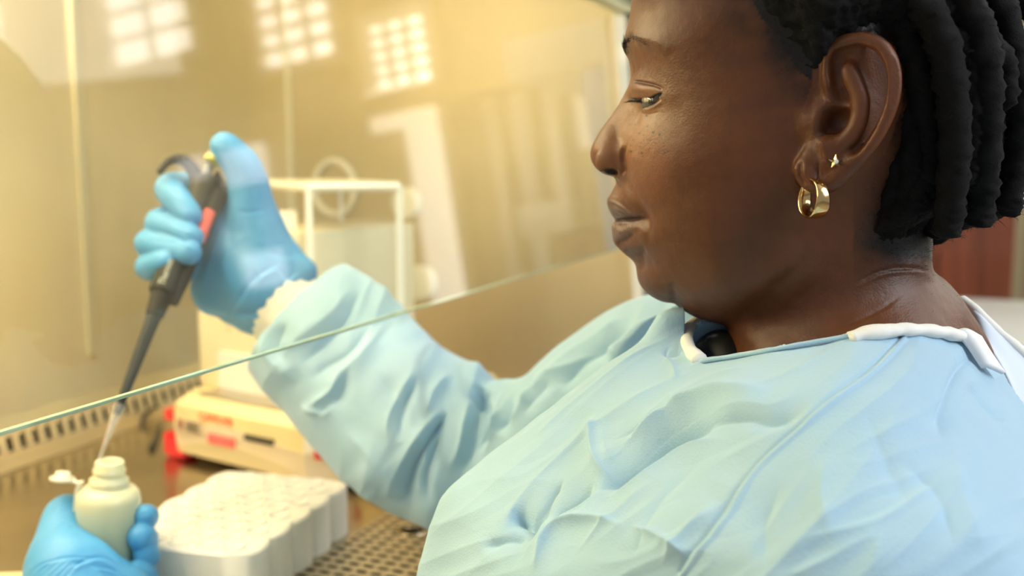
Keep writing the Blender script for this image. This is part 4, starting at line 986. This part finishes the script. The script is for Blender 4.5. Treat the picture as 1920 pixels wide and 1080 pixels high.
# loose frizz over hair and locks
fz = MB(); rg = np.random.default_rng(5)
pool = np.vstack([Vh[((Vh-HO)@HS) > -.02]]+[np.array([P(*q_) for q_ in spline(pth, 14)]) for pth, _ in LK])
src_ = []
for i, (pth, r_) in enumerate(LK):
    v_, f_ = lock(pth, r_, 50+i); src_.append(v_)
src_ = np.vstack(src_); cenl = None
n_fz = 9000; ids = rg.integers(0, len(src_), n_fz); Vf = []; Ff = []
for j, k in enumerate(ids):
    p = src_[k]; dv = rg.normal(size=3); dv /= np.linalg.norm(dv); l_ = rg.uniform(.0015, .0048); a = np.cross(dv, hv); a /= np.linalg.norm(a)+1e-9
    mid = p+dv*l_*.6; tip = mid+(dv+rg.normal(0, .9, 3))*l_*.4; w_ = .00007; b3 = len(Vf)
    Vf += [p+a*w_, p-a*w_, mid+a*w_, mid-a*w_, tip]; Ff += [(b3, b3+1, b3+3, b3+2), (b3+2, b3+3, b3+4)]
fo = mk('hair_frizz', Vf, Ff, hairm, hair, smooth=False); fo['kind'] = 'stuff'
sh_ids = np.where((hdst < .022) & (hdst > -.016))
# short stubble along the temple and nape
Vf = []; Ff = []
ok = np.where(side & (x > 1300) & ((Nn*(CAM-V)).sum(1) > 0) & (~ear_region) & (rg.random(len(V)) < np.clip(wh, 0, 1)**1.5*.22) & (~inh | (dh < 30)))[0][:6000]
for k in ok:
    p = V[k]; n_ = Nn[k]; dv = n_*.8+rg.normal(0, .55, 3)-HF_*.3; dv /= np.linalg.norm(dv); l_ = rg.uniform(.0008, .0022); a = np.cross(dv, hv); a /= np.linalg.norm(a)+1e-9; b3 = len(Vf)
    Vf += [p+a*.00008, p-a*.00008, p+dv*l_]; Ff.append((b3, b3+1, b3+2))
fo = mk('hairline_stubble', Vf, Ff, hairm, hair, smooth=False); fo['kind'] = 'stuff'

# ---- earrings
gold = mat('gold', (.86, .58, .26), .16, 1)
eh = h3(1526, 372, .0755); q = MB(); ecw = hw(eh[None])[0]
th_ = math.radians(70); n1_ = HF_*math.sin(th_)+HS*math.cos(th_)         # ring normal
e1 = np.array([0, 0, 1.]); e2 = np.cross(n1_, e1)
Vr = []; m = 48; pr = []
for i in range(m):
    a = 2*math.pi*i/m; rd = e2*math.sin(a)+e1*math.cos(a); wid = .0040*(.72+.28*sstep(-1, .6, -math.cos(a)))
    for j in range(14):
        b = 2*math.pi*j/14; Vr.append(ecw+rd*(.0092+.0010*math.cos(b))+n1_*wid*math.sin(b))
q.quads(Vr, [(i*14+j, i*14+(j+1) % 14, ((i+1) % m)*14+(j+1) % 14, ((i+1) % m)*14+j) for i in range(m) for j in range(14)])
tag(q.build('hoop_earring', gold, person, smooth=True), 'broad polished gold hoop')
MB().tube([ecw+e1*.008, hw(h3(1533, 325, .074)[None])[0]], .00035, 6).build('ear_wire', gold, person)
st = hw(h3(1567, 303, .0795)[None])[0]; q = MB(); V5 = []
for k in range(10):
    a = math.pi*2*k/10+.3; r_ = .0036 if k % 2 == 0 else .0017; V5.append(st+HF_*math.cos(a)*r_+e1*math.sin(a)*r_)
q.quads(V5+[st+HS*.0014, st-HS*.0005], [(k, (k+1) % 10, 10) for k in range(10)]+[((k+1) % 10, k, 11) for k in range(10)])
so = q.build('star_stud', gold, person, smooth=False); MB().sphere(st+HS*.001, .0012, 8, 6).build('gem', mat('gem', (.9, .9, .88), .05, coat=1), so)

# ---- gown: chest, shoulder and near upper arm
Dm = .575
GS = [(1240, 585), (1215, 620), (1180, 655), (1140, 677), (1095, 710), (1052, 742), (1005, 778), (965, 812), (915, 850), (872, 887), (845, 912), (825, 940), (810, 980), (798, 1020), (786, 1060), (776, 1100), (765, 1180), (760, 1300), (770, 1400)]
GT_ = [(1290, 578), (1340, 572), (1420, 565), (1520, 560), (1620, 560), (1720, 565), (1790, 580), (1850, 620), (1890, 680), (1940, 750), (2000, 830), (2070, 930), (2130, 1060), (2170, 1200), (2180, 1400)]
GI = [ # px, py, depth of the cloth
 (1310, 665, .545), (1380, 665, .525), (1450, 650, .505), (1530, 637, .497), (1600, 625, .492), (1700, 622, .495), (1780, 630, .51), (1840, 645, .53),
 (1230, 690, .545), (1300, 720, .515), (1400, 710, .48), (1500, 700, .462), (1600, 690, .455), (1700, 690, .458), (1800, 705, .475), (1870, 740, .50),
 (1150, 730, .545), (1080, 790, .545), (980, 850, .545), (900, 920, .545), (850, 990, .54), (840, 1080, .53),
 (1200, 780, .51), (1300, 790, .48), (1400, 780, .45), (1500, 780, .432), (1600, 780, .423), (1700, 780, .425), (1800, 800, .44), (1900, 840, .46),
 (1100, 860, .51), (1000, 930, .51), (920, 1000, .505), (1200, 880, .475), (1300, 880, .45), (1400, 880, .425), (1500, 880, .408), (1620, 880, .398), (1750, 890, .40), (1880, 920, .415), (1990, 960, .45),
 (1050, 1000, .475), (1150, 1000, .445), (1250, 1000, .42), (1380, 1000, .395), (1500, 1000, .38), (1640, 1000, .372), (1780, 1000, .375), (1900, 1020, .385), (2030, 1080, .42),
 (950, 1090, .475), (1100, 1100, .435), (1250, 1110, .405), (1400, 1110, .378), (1600, 1110, .362), (1800, 1120, .362), (1950, 1150, .38), (2080, 1220, .43),
 (900, 1300, .49), (1150, 1300, .43), (1400, 1300, .375), (1700, 1300, .355), (2000, 1330, .385)]
gp = [(a/500, b/500) for a, b in GS+GT_]; gval = [0.]*len(gp)
for a, b, d_ in GI: gp.append((a/500, b/500)); gval.append(((Dm-d_)*10)**2)
gt = TPS(gp, gval, 3e-4)
stp = 5.0; PX = np.arange(735, 2200, stp); PY = np.arange(545, 1400, stp); XX, YY = np.meshgrid(PX, PY, indexing='ij')
Gg = gt(XX/500, YY/500)/100; gin = inpoly(XX, YY, GS+[(2180, 1400)]+GT_[::-1]); Gg[(~gin)] = np.minimum(Gg[~gin], -2e-7)
ht = .0022; dz = np.arange(.34, .79, ht)[None, None, :]-Dm
dzz = np.where(dz > 0, dz*1.0, dz); fg = dzz**2-Gg[:, :, None]
fg[0] = fg[-1] = .02; fg[:, 0] = .02; fg[:, :, 0] = fg[:, :, -1] = .02
Vg, Qg = surface_nets(fg.astype(np.float32)); gx_ = PX[0]+Vg[:, 0]*stp; gy_ = PY[0]+Vg[:, 1]*stp; gd_ = .34+Vg[:, 2]*ht
Vg = CAM+((gx_-960)/F*gd_)[:, None]*RT-((gy_-540)/F*gd_)[:, None]*UP+gd_[:, None]*FW
Qg = flipfix(Vg, Qg); Vg = smooth(Vg, Qg, 6)
# cut the neck opening
x, y, d = proj(Vg)
neck_near = np.interp(x, [1270, 1284, 1296, 1312, 1380, 1450, 1530, 1600, 1700, 1780, 1838, 1862, 1925], [560, 640, 658, 674, 664, 652, 638, 626, 617, 619, 640, 668, 760])
neck_far = np.interp(x, [1286, 1296, 1320, 1380, 1700, 1790, 1850, 1925], [640, 606, 600, 598, 596, 600, 640, 700])
cutv = np.where(d < Dm, y < neck_near, y < neck_far) & (x > 1284)
keep = ~cutv[Qg].any(1)
Vg, Qg = compact(Vg, Qg[keep])
x, y, d = proj(Vg[Qg[:, 0]]); 
Vg, Qg = refine(Vg, Qg, (d < Dm+.01) & (x < 1960) & (y < 1110))
s = Sculpt(Vg, Qg)
L = s.crease
L([(1115, 925), (1150, 905), (1196, 875), (1255, 827), (1315, 800), (1370, 790)], 13, -11.90, .3, fold=4.5)      # deep fold under the bust
L([(1160, 850), (1205, 810), (1255, 778), (1330, 752), (1400, 738), (1455, 740)], 15, 9.35, .35)
L([(1150, 830), (1185, 808), (1237, 782), (1290, 768)], 8, -4.08, .3)
L([(1118, 770), (1112, 830), (1128, 880), (1160, 900)], 12, 5.10, .35, fold=-1.5)
L([(1330, 800), (1400, 785), (1450, 790), (1520, 770)], 12, -4.42, .3, fold=-1.5)
L([(1030, 985), (1050, 960), (1085, 935), (1118, 905)], 7, -4.76, .3, fold=2)
L([(958, 955), (985, 975), (1012, 990)], 17, -11.05, .25); L([(900, 1030), (940, 1010), (990, 1000)], 14, -5.44, .3)
L([(1000, 1080), (1020, 1020), (1050, 985), (1110, 975), (1180, 990)], 10, 5.44, .3)
L([(1180, 985), (1240, 1010), (1300, 1050)], 10, 3.40, .3); L([(1060, 900), (1030, 940), (1010, 985)], 8, -3.74, .3)
L([(1240, 665), (1262, 690), (1270, 720)], 5, 2.04, .3); L([(1255, 650), (1250, 668), (1285, 662)], 4, -1.70, .3)
L([(1247, 637), (1160, 690), (1080, 750), (990, 825)], 6, 1.70, .2, fold=-.6)
L([(1320, 690), (1200, 745), (1080, 830), (980, 930), (900, 1010)], 10, 2.38, .3)
L([(1600, 640), (1500, 690), (1390, 745)], 9, 1.19, .3); L([(1420, 690), (1330, 720), (1240, 780)], 12, 2.04, .3)
L([(1840, 660), (1800, 690), (1770, 760), (1765, 830)], 16, -3.74, .3); L([(1895, 790), (1850, 760), (1820, 710)], 12, -3.40, .3)
L([(1620, 760), (1660, 860), (1720, 960)], 30, -2.04, .4); L([(1560, 840), (1540, 930), (1570, 1040)], 30, 2.38, .4); L([(1780, 820), (1800, 930), (1850, 1060)], 26, 2.38, .4)
L([(1690, 860), (1760, 930), (1790, 1040)], 14, -1.70, .4); L([(1470, 900), (1430, 980), (1440, 1080)], 22, -2.38, .4)
L([(1240, 1060), (1290, 1000), (1350, 940)], 12, 2.72, .3); L([(1180, 1060), (1230, 950), (1330, 860)], 10, -1.53, .3); L([(1080, 1040), (1180, 940), (1240, 900)], 8, 2.21, .3)
# raised seam of the sleeve
seam = [(1697, 636), (1647, 690), (1580, 745), (1517, 797), (1433, 875), (1368, 964), (1279, 1077)]
L = s.line; L(seam, 3.2, .9, 0, fold=.8); L([(a-9, b-6) for a, b in seam], 4, -.9, 0)
def drape(x_, y_, ang, f_a, f_c, seed):
    c_, n_ = math.cos(math.radians(ang)), math.sin(math.radians(ang)); q_ = np.c_[(x_*c_+y_*n_)*f_a, (-x_*n_+y_*c_)*f_c, 0*x_]
    q_ = q_+.25*np.c_[noise3(q_, .5, seed+9, 1), noise3(q_, .5, seed+5, 1), 0*x_]
    return 1-np.minimum(np.abs(noise3(q_, 1, seed, 1))*1.6, 1)
s.D += .00035*noise3(s.V, 16, 31, 3)+.0009*noise3(s.V, 7, 33, 2)
s.D += .0030*(drape(s.x, s.y, -38, 1/900, 1/190, 91)-.5)*s.face*(1-.6*sstep(1300, 1600, s.x))+.0011*(drape(s.x, s.y, -30, 1/350, 1/80, 92)-.5)*s.face
Vg = s.done()
gcol = (.385, .585, .735)
gown_m = mat('gown_cloth', gcol, .72, spec=.25, sss=.0, var=(9, .05), sheen=.25, bump=[('voronoi', 900, .35, .0004), ('noise', 40, .18, .004)])
def weave(m):
    nt = m.node_tree; b = nt.nodes['Principled BSDF']; b.inputs['Transmission Weight'].default_value = 0
    return m
gown = mk('gown', Vg, Qg, gown_m, person)
sol = gown.modifiers.new('thickness', 'SOLIDIFY'); sol.thickness = .0009; sol.offset = -1
# neck binding
bind = mat('white_binding', (.86, .85, .80), .7, bump=[('noise', 500, .3, .0006)])
def gdepth(px, py): 
    v = float(gt(np.array([px/500]), np.array([py/500]))[0])/100; return Dm-math.sqrt(max(v, 0))
def band(name, pth, r, par, m=bind, seed=1, sx=1.3):
    c = spline(pth, 8); p = np.array([P(*q_) for q_ in c]); rr = r*(1+.22*noise3(p, 60, seed, 2)); rr[0] *= .4; rr[-1] *= .4
    return MB().tube(p, rr, 12, sx=sx).build(name, m, par, smooth=True)
band('neck_binding', [(1322, 600, .60), (1303, 602, .59), (1291, 618, .578), (1288, 640, gdepth(1290, 645)-.0), (1297, 660, gdepth(1298, 665)), (1314, 676, gdepth(1314, 678))], .0029, gown)
band('neck_binding', [(a, b+dy, gdepth(a, b+8)-.001) for a, b, dy in ((1592, 632, 2), (1620, 626, 0), (1660, 621, 0), (1700, 618, 0), (1750, 620, 1), (1790, 628, 0), (1830, 640, -3))], .0034, gown, seed=4, sx=1.5)
band('hem', [(a, b, gdepth(a, b+8)-.0004) for a, b in ((1312, 677), (1380, 667), (1450, 655), (1530, 641), (1600, 630))], .0013, gown, m=gown_m, seed=6, sx=1)
# folded white tie at the back of the neck and the far back panel
def sheet(name, pts_rows, m, par, th=.001):
    """grid of (px,py,depth) control points -> smooth cloth sheet"""
    rows = [spline(r_, 6) for r_ in pts_rows]; A3 = np.array(rows); cols_ = [spline(A3[:, j], 6) for j in range(A3.shape[1])]; B3 = np.array(cols_); nu_, nv_ = B3.shape[:2]
    Vv = np.array([P(*q_) for q_ in B3.reshape(-1, 3)]); ff = [(i*nv_+j, i*nv_+j+1, (i+1)*nv_+j+1, (i+1)*nv_+j) for i in range(nu_-1) for j in range(nv_-1)]
    o = mk(name, Vv, ff, m, par); md = o.modifiers.new('thickness', 'SOLIDIFY'); md.thickness = th; md.offset = 0; return o
tie_m = mat('tie_white', (.80, .82, .86), .65, bump=[('noise', 400, .2, .0005)])
sheet('neck_tie', [[(1788, 622, .512), (1810, 618, .512), (1838, 632, .518)], [(1812, 650, .506), (1832, 645, .505), (1856, 662, .512)], [(1840, 690, .502), (1858, 690, .500), (1882, 700, .508)]], tie_m, gown, .0022)
sheet('back_panel', [[(1806, 566, .58), (1838, 590, .57), (1880, 632, .57), (1960, 700, .58)], [(1830, 610, .57), (1862, 650, .56), (1910, 700, .56), (1980, 780, .57)], [(1850, 650, .56), (1890, 710, .545), (1930, 790, .545), (2000, 880, .56)], [(1880, 720, .55), (1920, 800, .54), (1970, 880, .54), (2040, 960, .55)]], mat('gown_pale', (.66, .74, .84), .7), gown)
band('neck_binding', [(1800, 558, .585), (1830, 580, .574), (1862, 612, .571), (1910, 652, .573), (1962, 700, .58)], .0022, gown, seed=8)
# dark patterned blouse at the throat
bl = Vol(cc(1270, 760, .50)-[.01, .01, .02], cc(1440, 590, .66)+[.01, .01, .02], .0018)
bl.ell(cc(1350, 682, .585), (.016, .020, .030), .004)
Vb, Qb = bl.mesh(2); Vb = cw(Vb); Qb = flipfix(Vb, Qb); nb = noise3(Vb, 70, 77, 2)
mk('blouse', Vb, Qb, mat('blouse_black', (.01, .01, .012), .6, attr='col'), person, col=np.where(nb[:, None] > .75, (.16, .17, .19), (.008, .008, .010)))

# ---- far sleeve
sv = Vol(cc(400, 1060, .70)-[.02, .02, .02], np.array([cc(1420, 500, .80)[0], cc(600, 430, .9)[1], .97]), .0026)
def S(px, py, d_, r_): return (*cc(px, py, d_), r_*.001)
def lin(a, n=4): return [tuple(q_) for q_ in spline(a, n)]
sv.chain(lin([S(540, 578, .885, 45), S(572, 606, .88, 55), S(615, 645, .872, 62), S(690, 735, .86, 60), S(768, 795, .845, 65), S(835, 835, .83, 62)]), .012)
sv.chain(lin([S(835, 850, .83, 56), S(930, 852, .81, 46), S(1010, 848, .79, 48), S(1090, 812, .775, 54), S(1170, 765, .76, 61), S(1240, 728, .745, 64), S(1330, 720, .70, 62)]), .012)
sv.cap(cc(800, 745, .835), cc(852, 758, .825), .036, .036, .010)
sv.cap(cc(785, 870, .835), cc(770, 840, .835), .036, .05, .02)
sv.cap(cc(950, 760, .80), cc(1000, 775, .79), .020, .024, .014); sv.cap(cc(1060, 745, .78), cc(1130, 720, .765), .022, .030, .02)
sv.ell(cc(1400, 700, .66), (.085, .036, .08), .02)
sv.cap(cc(690, 590, .86), cc(735, 660, .855), .022, .030, .012)
Vs, Qs = sv.mesh(3); Vs = cw(Vs); Qs = flipfix(Vs, Qs)
# open the cuff end
ca = P(552, 590, .884); cdv = P(625, 655, .876)-ca; cdv /= np.linalg.norm(cdv)
sd = (Vs-ca)@cdv; keep = ~((sd < .010) & (np.linalg.norm(Vs-ca, axis=1) < .09))[Qs].any(1); Vs, Qs = compact(Vs, Qs[keep])
Vs, Qs = refine(Vs, Qs, np.ones(len(Qs), bool))
s = Sculpt(Vs, Qs); L = s.crease
L([(590, 505), (640, 512), (700, 540), (745, 610)], 20.7, 4.05, .3)
L([(656, 690), (640, 740), (612, 768), (586, 785)], 9.2, -4.50, .3, fold=5)
L([(560, 760), (586, 768), (615, 775), (628, 745)], 9.2, 4.73, .3)
L([(677, 540), (650, 600), (605, 650), (560, 690)], 17.2, -6.75, .3, fold=3.5); L([(730, 590), (690, 650), (640, 700), (590, 735)], 16.1, 4.05, .4)
L([(700, 600), (660, 660), (610, 690), (575, 720)], 10.3, -4.05, .3)
L([(842, 770), (800, 830), (765, 895), (745, 960)], 10.3, -10.80, .2, fold=5.5)
L([(905, 740), (890, 790), (880, 850), (860, 900)], 9.2, -6.75, .3, fold=4)
L([(790, 700), (765, 745), (750, 785), (752, 830)], 9.2, -6.75, .3, fold=4); L([(850, 690), (815, 730), (795, 790)], 13.8, 5.40, .3)
L([(830, 805), (812, 850), (800, 900), (806, 950)], 8.0, -6.75, .3, fold=3.5)
L([(900, 735), (912, 770), (905, 815), (885, 850)], 6.9, -6.75, .3, fold=-3.5); L([(940, 725), (935, 770), (915, 830)], 8.0, 6.08, .3); L([(960, 735), (955, 775), (930, 815)], 6.9, -5.40, .3, fold=3)
L([(1000, 730), (985, 765), (955, 800)], 8.0, 4.32, .3); L([(1040, 715), (1010, 745), (990, 780)], 6.9, -4.05, .3, fold=2.5)
L([(1190, 600), (1140, 640), (1080, 690), (1050, 740)], 11.5, -9.45, .25, fold=5); L([(1120, 655), (1060, 690), (1000, 725)], 9.2, 4.32, .3); L([(1230, 585), (1190, 625), (1130, 680)], 11.5, 5.40, .3)
L([(490, 620), (500, 660), (530, 690), (560, 720)], 14.9, 4.05, .3); L([(540, 600), (520, 650), (545, 690)], 11.5, -4.32, .3, fold=2)
L([(640, 800), (700, 860), (760, 930)], 18.4, 3.38, .3); L([(700, 700), (740, 740), (760, 800)], 20.7, -4.05, .4)
L([(1250, 610), (1330, 600), (1400, 600)], 11.5, 2.70, .3); L([(1240, 640), (1180, 655), (1140, 675)], 9.2, 2.70, .3)
L([(905, 722), (900, 745), (890, 765)], 10.3, -12.15, .3)
s.D += .0009*noise3(s.V, 9, 41, 2)+.0005*noise3(s.V, 22, 42, 2)
s.D += s.face*(.0062*(drape(s.x, s.y, 118, 1/420, 1/120, 93)-.5)*np.exp(-((s.x-850)/170)**2)+.0030*(drape(s.x, s.y, 122, 1/500, 1/150, 94)-.5)+.0035*(drape(s.x, s.y, -38, 1/420, 1/90, 95)-.5)*sstep(930, 1050, s.x))
Vs = s.done()
slv = mk('sleeve', Vs, Qs, gown_m, person); md = slv.modifiers.new('thickness', 'SOLIDIFY'); md.thickness = .0009; md.offset = -1

# near arm below the frame: sleeve running from the shoulder to the left glove
na = Vol(cc(-300, 2000, .62)-[.02, .02, .2], cc(1500, 1000, .62)+[.12, .02, .12], .005)
na.chain(lin([S(1250, 1250, .47, 72), S(1050, 1480, .50, 66), S(800, 1600, .53, 62), S(520, 1500, .58, 55), S(300, 1330, .69, 46), S(200, 1260, .715, 38)]), .02)
Vn, Qn = na.mesh(3); Vn = cw(Vn); Qn = flipfix(Vn, Qn); Vn += vnormals(Vn, Qn)*(.002*noise3(Vn, 10, 51, 2))[:, None]
mk('sleeve', Vn, Qn, gown_m, person)
# knitted cuff of the far wrist
q = MB(); cpth = [P(*p_) for p_ in ((620, 650, .873), (585, 618, .878), (550, 588, .884), (528, 566, .886), (505, 545, .888))]; 
cm = MB().tube(spline(cpth, 8), np.linspace(.043, .034, 33), 40, sx=1.0)
Vc = np.array(cm.v); ang = np.tile(np.arange(40)*2*math.pi/40, 33); cenp = np.repeat(spline(cpth, 8), 40, 0); Vc = cenp+(Vc-cenp)*(1+.02*np.cos(ang*20)+.03*noise3(Vc, 25, 61, 2))[:, None]
mk('knitted_cuff', Vc, cm.f, mat('knit_cream', (.84, .80, .70), .8, bump=[('noise', 300, .3, .001)]), person)

# ---- gloves
glove = mat('glove_nitrile', (.075, .34, .68), .42, spec=.45, sss=.08, sssr=(.3, .7, 1), var=(14, .12), bump=[('noise', 60, .22, .0015), ('noise', 220, .12, .0006)])
def C3(px, py, d_, r_): return (*cc(px, py, d_), r_*.001)
gr = Vol(cc(235, 640, .93)-[.005, .005, 0]+[0, 0, -.11], cc(610, 240, .93)+[.005, .005, .02], .00115)
gr = Vol((cc(235, 640, .93)[0]-.005, cc(235, 640, .93)[1]-.005, .800), (cc(620, 240, .93)[0]+.005, cc(620, 240, .93)[1]+.005, .94), .00115)
# wrist, palm, heel of the thumb
gr.chain(lin([C3(512, 550, .888, 37), C3(480, 520, .892, 36), C3(450, 478, .894, 30), C3(425, 430, .896, 24)]), .012)
gr.chain(lin([C3(502, 505, .888, 29), C3(482, 450, .886, 25), C3(470, 395, .882, 19.5), C3(465, 345, .876, 14.5), C3(453, 310, .870, 12.6), C3(430, 284, .865, 10), C3(419, 272, .864, 8.6)], 3), .008)
gr.ell(cc(400, 540, .876), (.020, .024, .014), .012); gr.ell(cc(400, 440, .884), (.024, .034, .013), .012)
FG = [ # knuckle in the palm, middle joint (left), end joint, tip
 [(418, 385, .890, 11), (360, 352, .888, 11.5), (318, 352, .870, 12), (333, 375, .852, 12), (356, 405, .842, 10.5)],
 [(412, 425, .886, 11), (345, 408, .884, 11.5), (300, 418, .866, 12.5), (322, 430, .848, 12.2), (358, 444, .834, 10.6)],
 [(405, 465, .882, 11), (330, 452, .878, 11.5), (281, 456, .860, 12.3), (308, 466, .842, 12), (354, 474, .827, 10.4)],
 [(398, 500, .878, 10), (335, 498, .872, 11), (283, 500, .856, 11.5), (292, 500, .840, 11.2), (312, 492, .828, 10.0)]]
for fgp in FG: gr.chain(lin([C3(*q_) for q_ in fgp], 4), .0022)
# rolled cuff
gr.chain(lin([C3(505, 560, .880, 24), C3(480, 585, .878, 15)], 3), .008)
for a, b, rr_ in (((462, 596, .878), (500, 600, .876), 7), ((500, 600, .876), (545, 560, .872), 9), ((545, 560, .872), (572, 512, .875), 9), ((572, 505, .878), (545, 478, .884), 8), ((430, 590, .886), (470, 600, .88), 7)):
    gr.cap(cc(*a), cc(*b), rr_*.001, rr_*.001, .010)
Vr_, Qr_ = gr.mesh(2); Vr_ = cw(Vr_); Qr_ = flipfix(Vr_, Qr_)
s = Sculpt(Vr_, Qr_); L = s.line
L([(290, 430), (330, 445), (372, 465)], 3, -1.2, .2, fold=.6); L([(300, 400), (335, 425), (368, 432)], 2.5, -.8, .2, fold=.5); L([(275, 448), (320, 455), (365, 448)], 2.2, -.6, .3)
L([(310, 345), (325, 365), (350, 380)], 3, .5, .3); L([(268, 500), (290, 510), (318, 490)], 2.5, -.5, .3)
L([(462, 340), (485, 338), (492, 342)], 3, -1.0, .3, fold=.5); L([(440, 395), (470, 398), (500, 392)], 3, -.7, .3)
L([(372, 560), (390, 500), (410, 440), (440, 385)], 8, 1.0, .3); L([(420, 600), (450, 560), (480, 520), (530, 490)], 5, -1.6, .3, fold=1.2)
L([(430, 582), (460, 590), (500, 580), (535, 545)], 4, -1.6, .2, fold=1.0); L([(470, 560), (480, 530), (475, 500)], 4, -1.2, .3, fold=.8); L([(520, 500), (540, 520), (560, 505)], 4, -1.2, .3, fold=.8)
L([(405, 500), (430, 470), (455, 440)], 5, .6, .3); L([(500, 470), (530, 480), (560, 480)], 5, -1.0, .3, fold=.8)
s.D += .00035*noise3(s.V, 34, 71, 2)
Vr_ = s.done(); mk('glove', Vr_, Qr_, glove, person)
# left hand round the bottle
b0 = .70
glv = Vol((cc(20, 1180, .80)[0]-.01, cc(20, 1260, .80)[1]-.01, .685), (cc(330, 930, .82)[0]+.01, cc(330, 920, .82)[1]+.01, .845), .0012)
C4 = C3
glv.chain(lin([C4(180, 1230, 0.725, 30), C4(150, 1150, 0.725, 31), C4(124, 1070, 0.732, 25), C4(113, 1015, 0.750, 13.5), C4(122, 975, 0.766, 11.5), C4(130, 962, 0.772, 10)]), .010)
glv.chain(lin([C4(190, 1230, 0.750, 30), C4(200, 1160, 0.760, 28), C4(215, 1110, 0.772, 20)]), .012)
glv.ell(cc(150, 1075, 0.732), (.030, .024, .014), .012)
glv.ell(cc(185, 1100, 0.740), (.038, .020, .018), .012)
for fgp in ([(150, 1035, 0.802, 10), (205, 990, 0.812, 10), (258, 972, 0.798, 10), (274, 970, 0.776, 9.2), (270, 966, 0.766, 8.0)],
            [(160, 1060, 0.800, 11), (210, 1030, 0.810, 11), (262, 1018, 0.795, 11), (270, 1012, 0.772, 10.5), (263, 1005, 0.760, 9.8)],
            [(165, 1095, 0.795, 11), (215, 1070, 0.805, 11), (265, 1048, 0.790, 10.5), (274, 1042, 0.770, 9.5), (272, 1034, 0.763, 8)],
            [(180, 1120, 0.788, 10), (225, 1110, 0.795, 10), (268, 1090, 0.780, 10), (268, 1080, 0.760, 9.6), (250, 1074, 0.750, 8.5)]):
    glv.chain(lin([C4(*q_) for q_ in fgp], 4), .002)
Vl_, Ql_ = glv.mesh(2); Vl_ = cw(Vl_); Ql_ = flipfix(Vl_, Ql_); Vl_, Ql_ = refine(Vl_, Ql_, np.ones(len(Ql_), bool))
s = Sculpt(Vl_, Ql_); L = s.line
for k in range(6): L([(55+k*12, 1080+k*2), (80+k*16, 1058-k*2), (118+k*14, 1046), (165+k*6, 1042+k*2)], 2.2, -.55+.05*k, .3, fold=.4)
L([(130, 1062), (190, 1045), (235, 1075)], 4, -1.3, .2, fold=1.0); L([(95, 985), (115, 977), (138, 982)], 3, -.9, .2, fold=.6); L([(100, 968), (120, 958), (135, 955)], 2, -.5, .2)
L([(240, 1062), (262, 1056), (285, 1060)], 2.2, -.6, .2, fold=.4); L([(250, 975), (265, 965), (285, 963)], 2, -.4, .2); L([(170, 1060), (210, 1068), (240, 1085)], 3, -1, .3, fold=.7)
s.D += .0003*noise3(s.V, 34, 81, 2)
Vl_ = s.done(); mk('glove', Vl_, Ql_, glove, person)
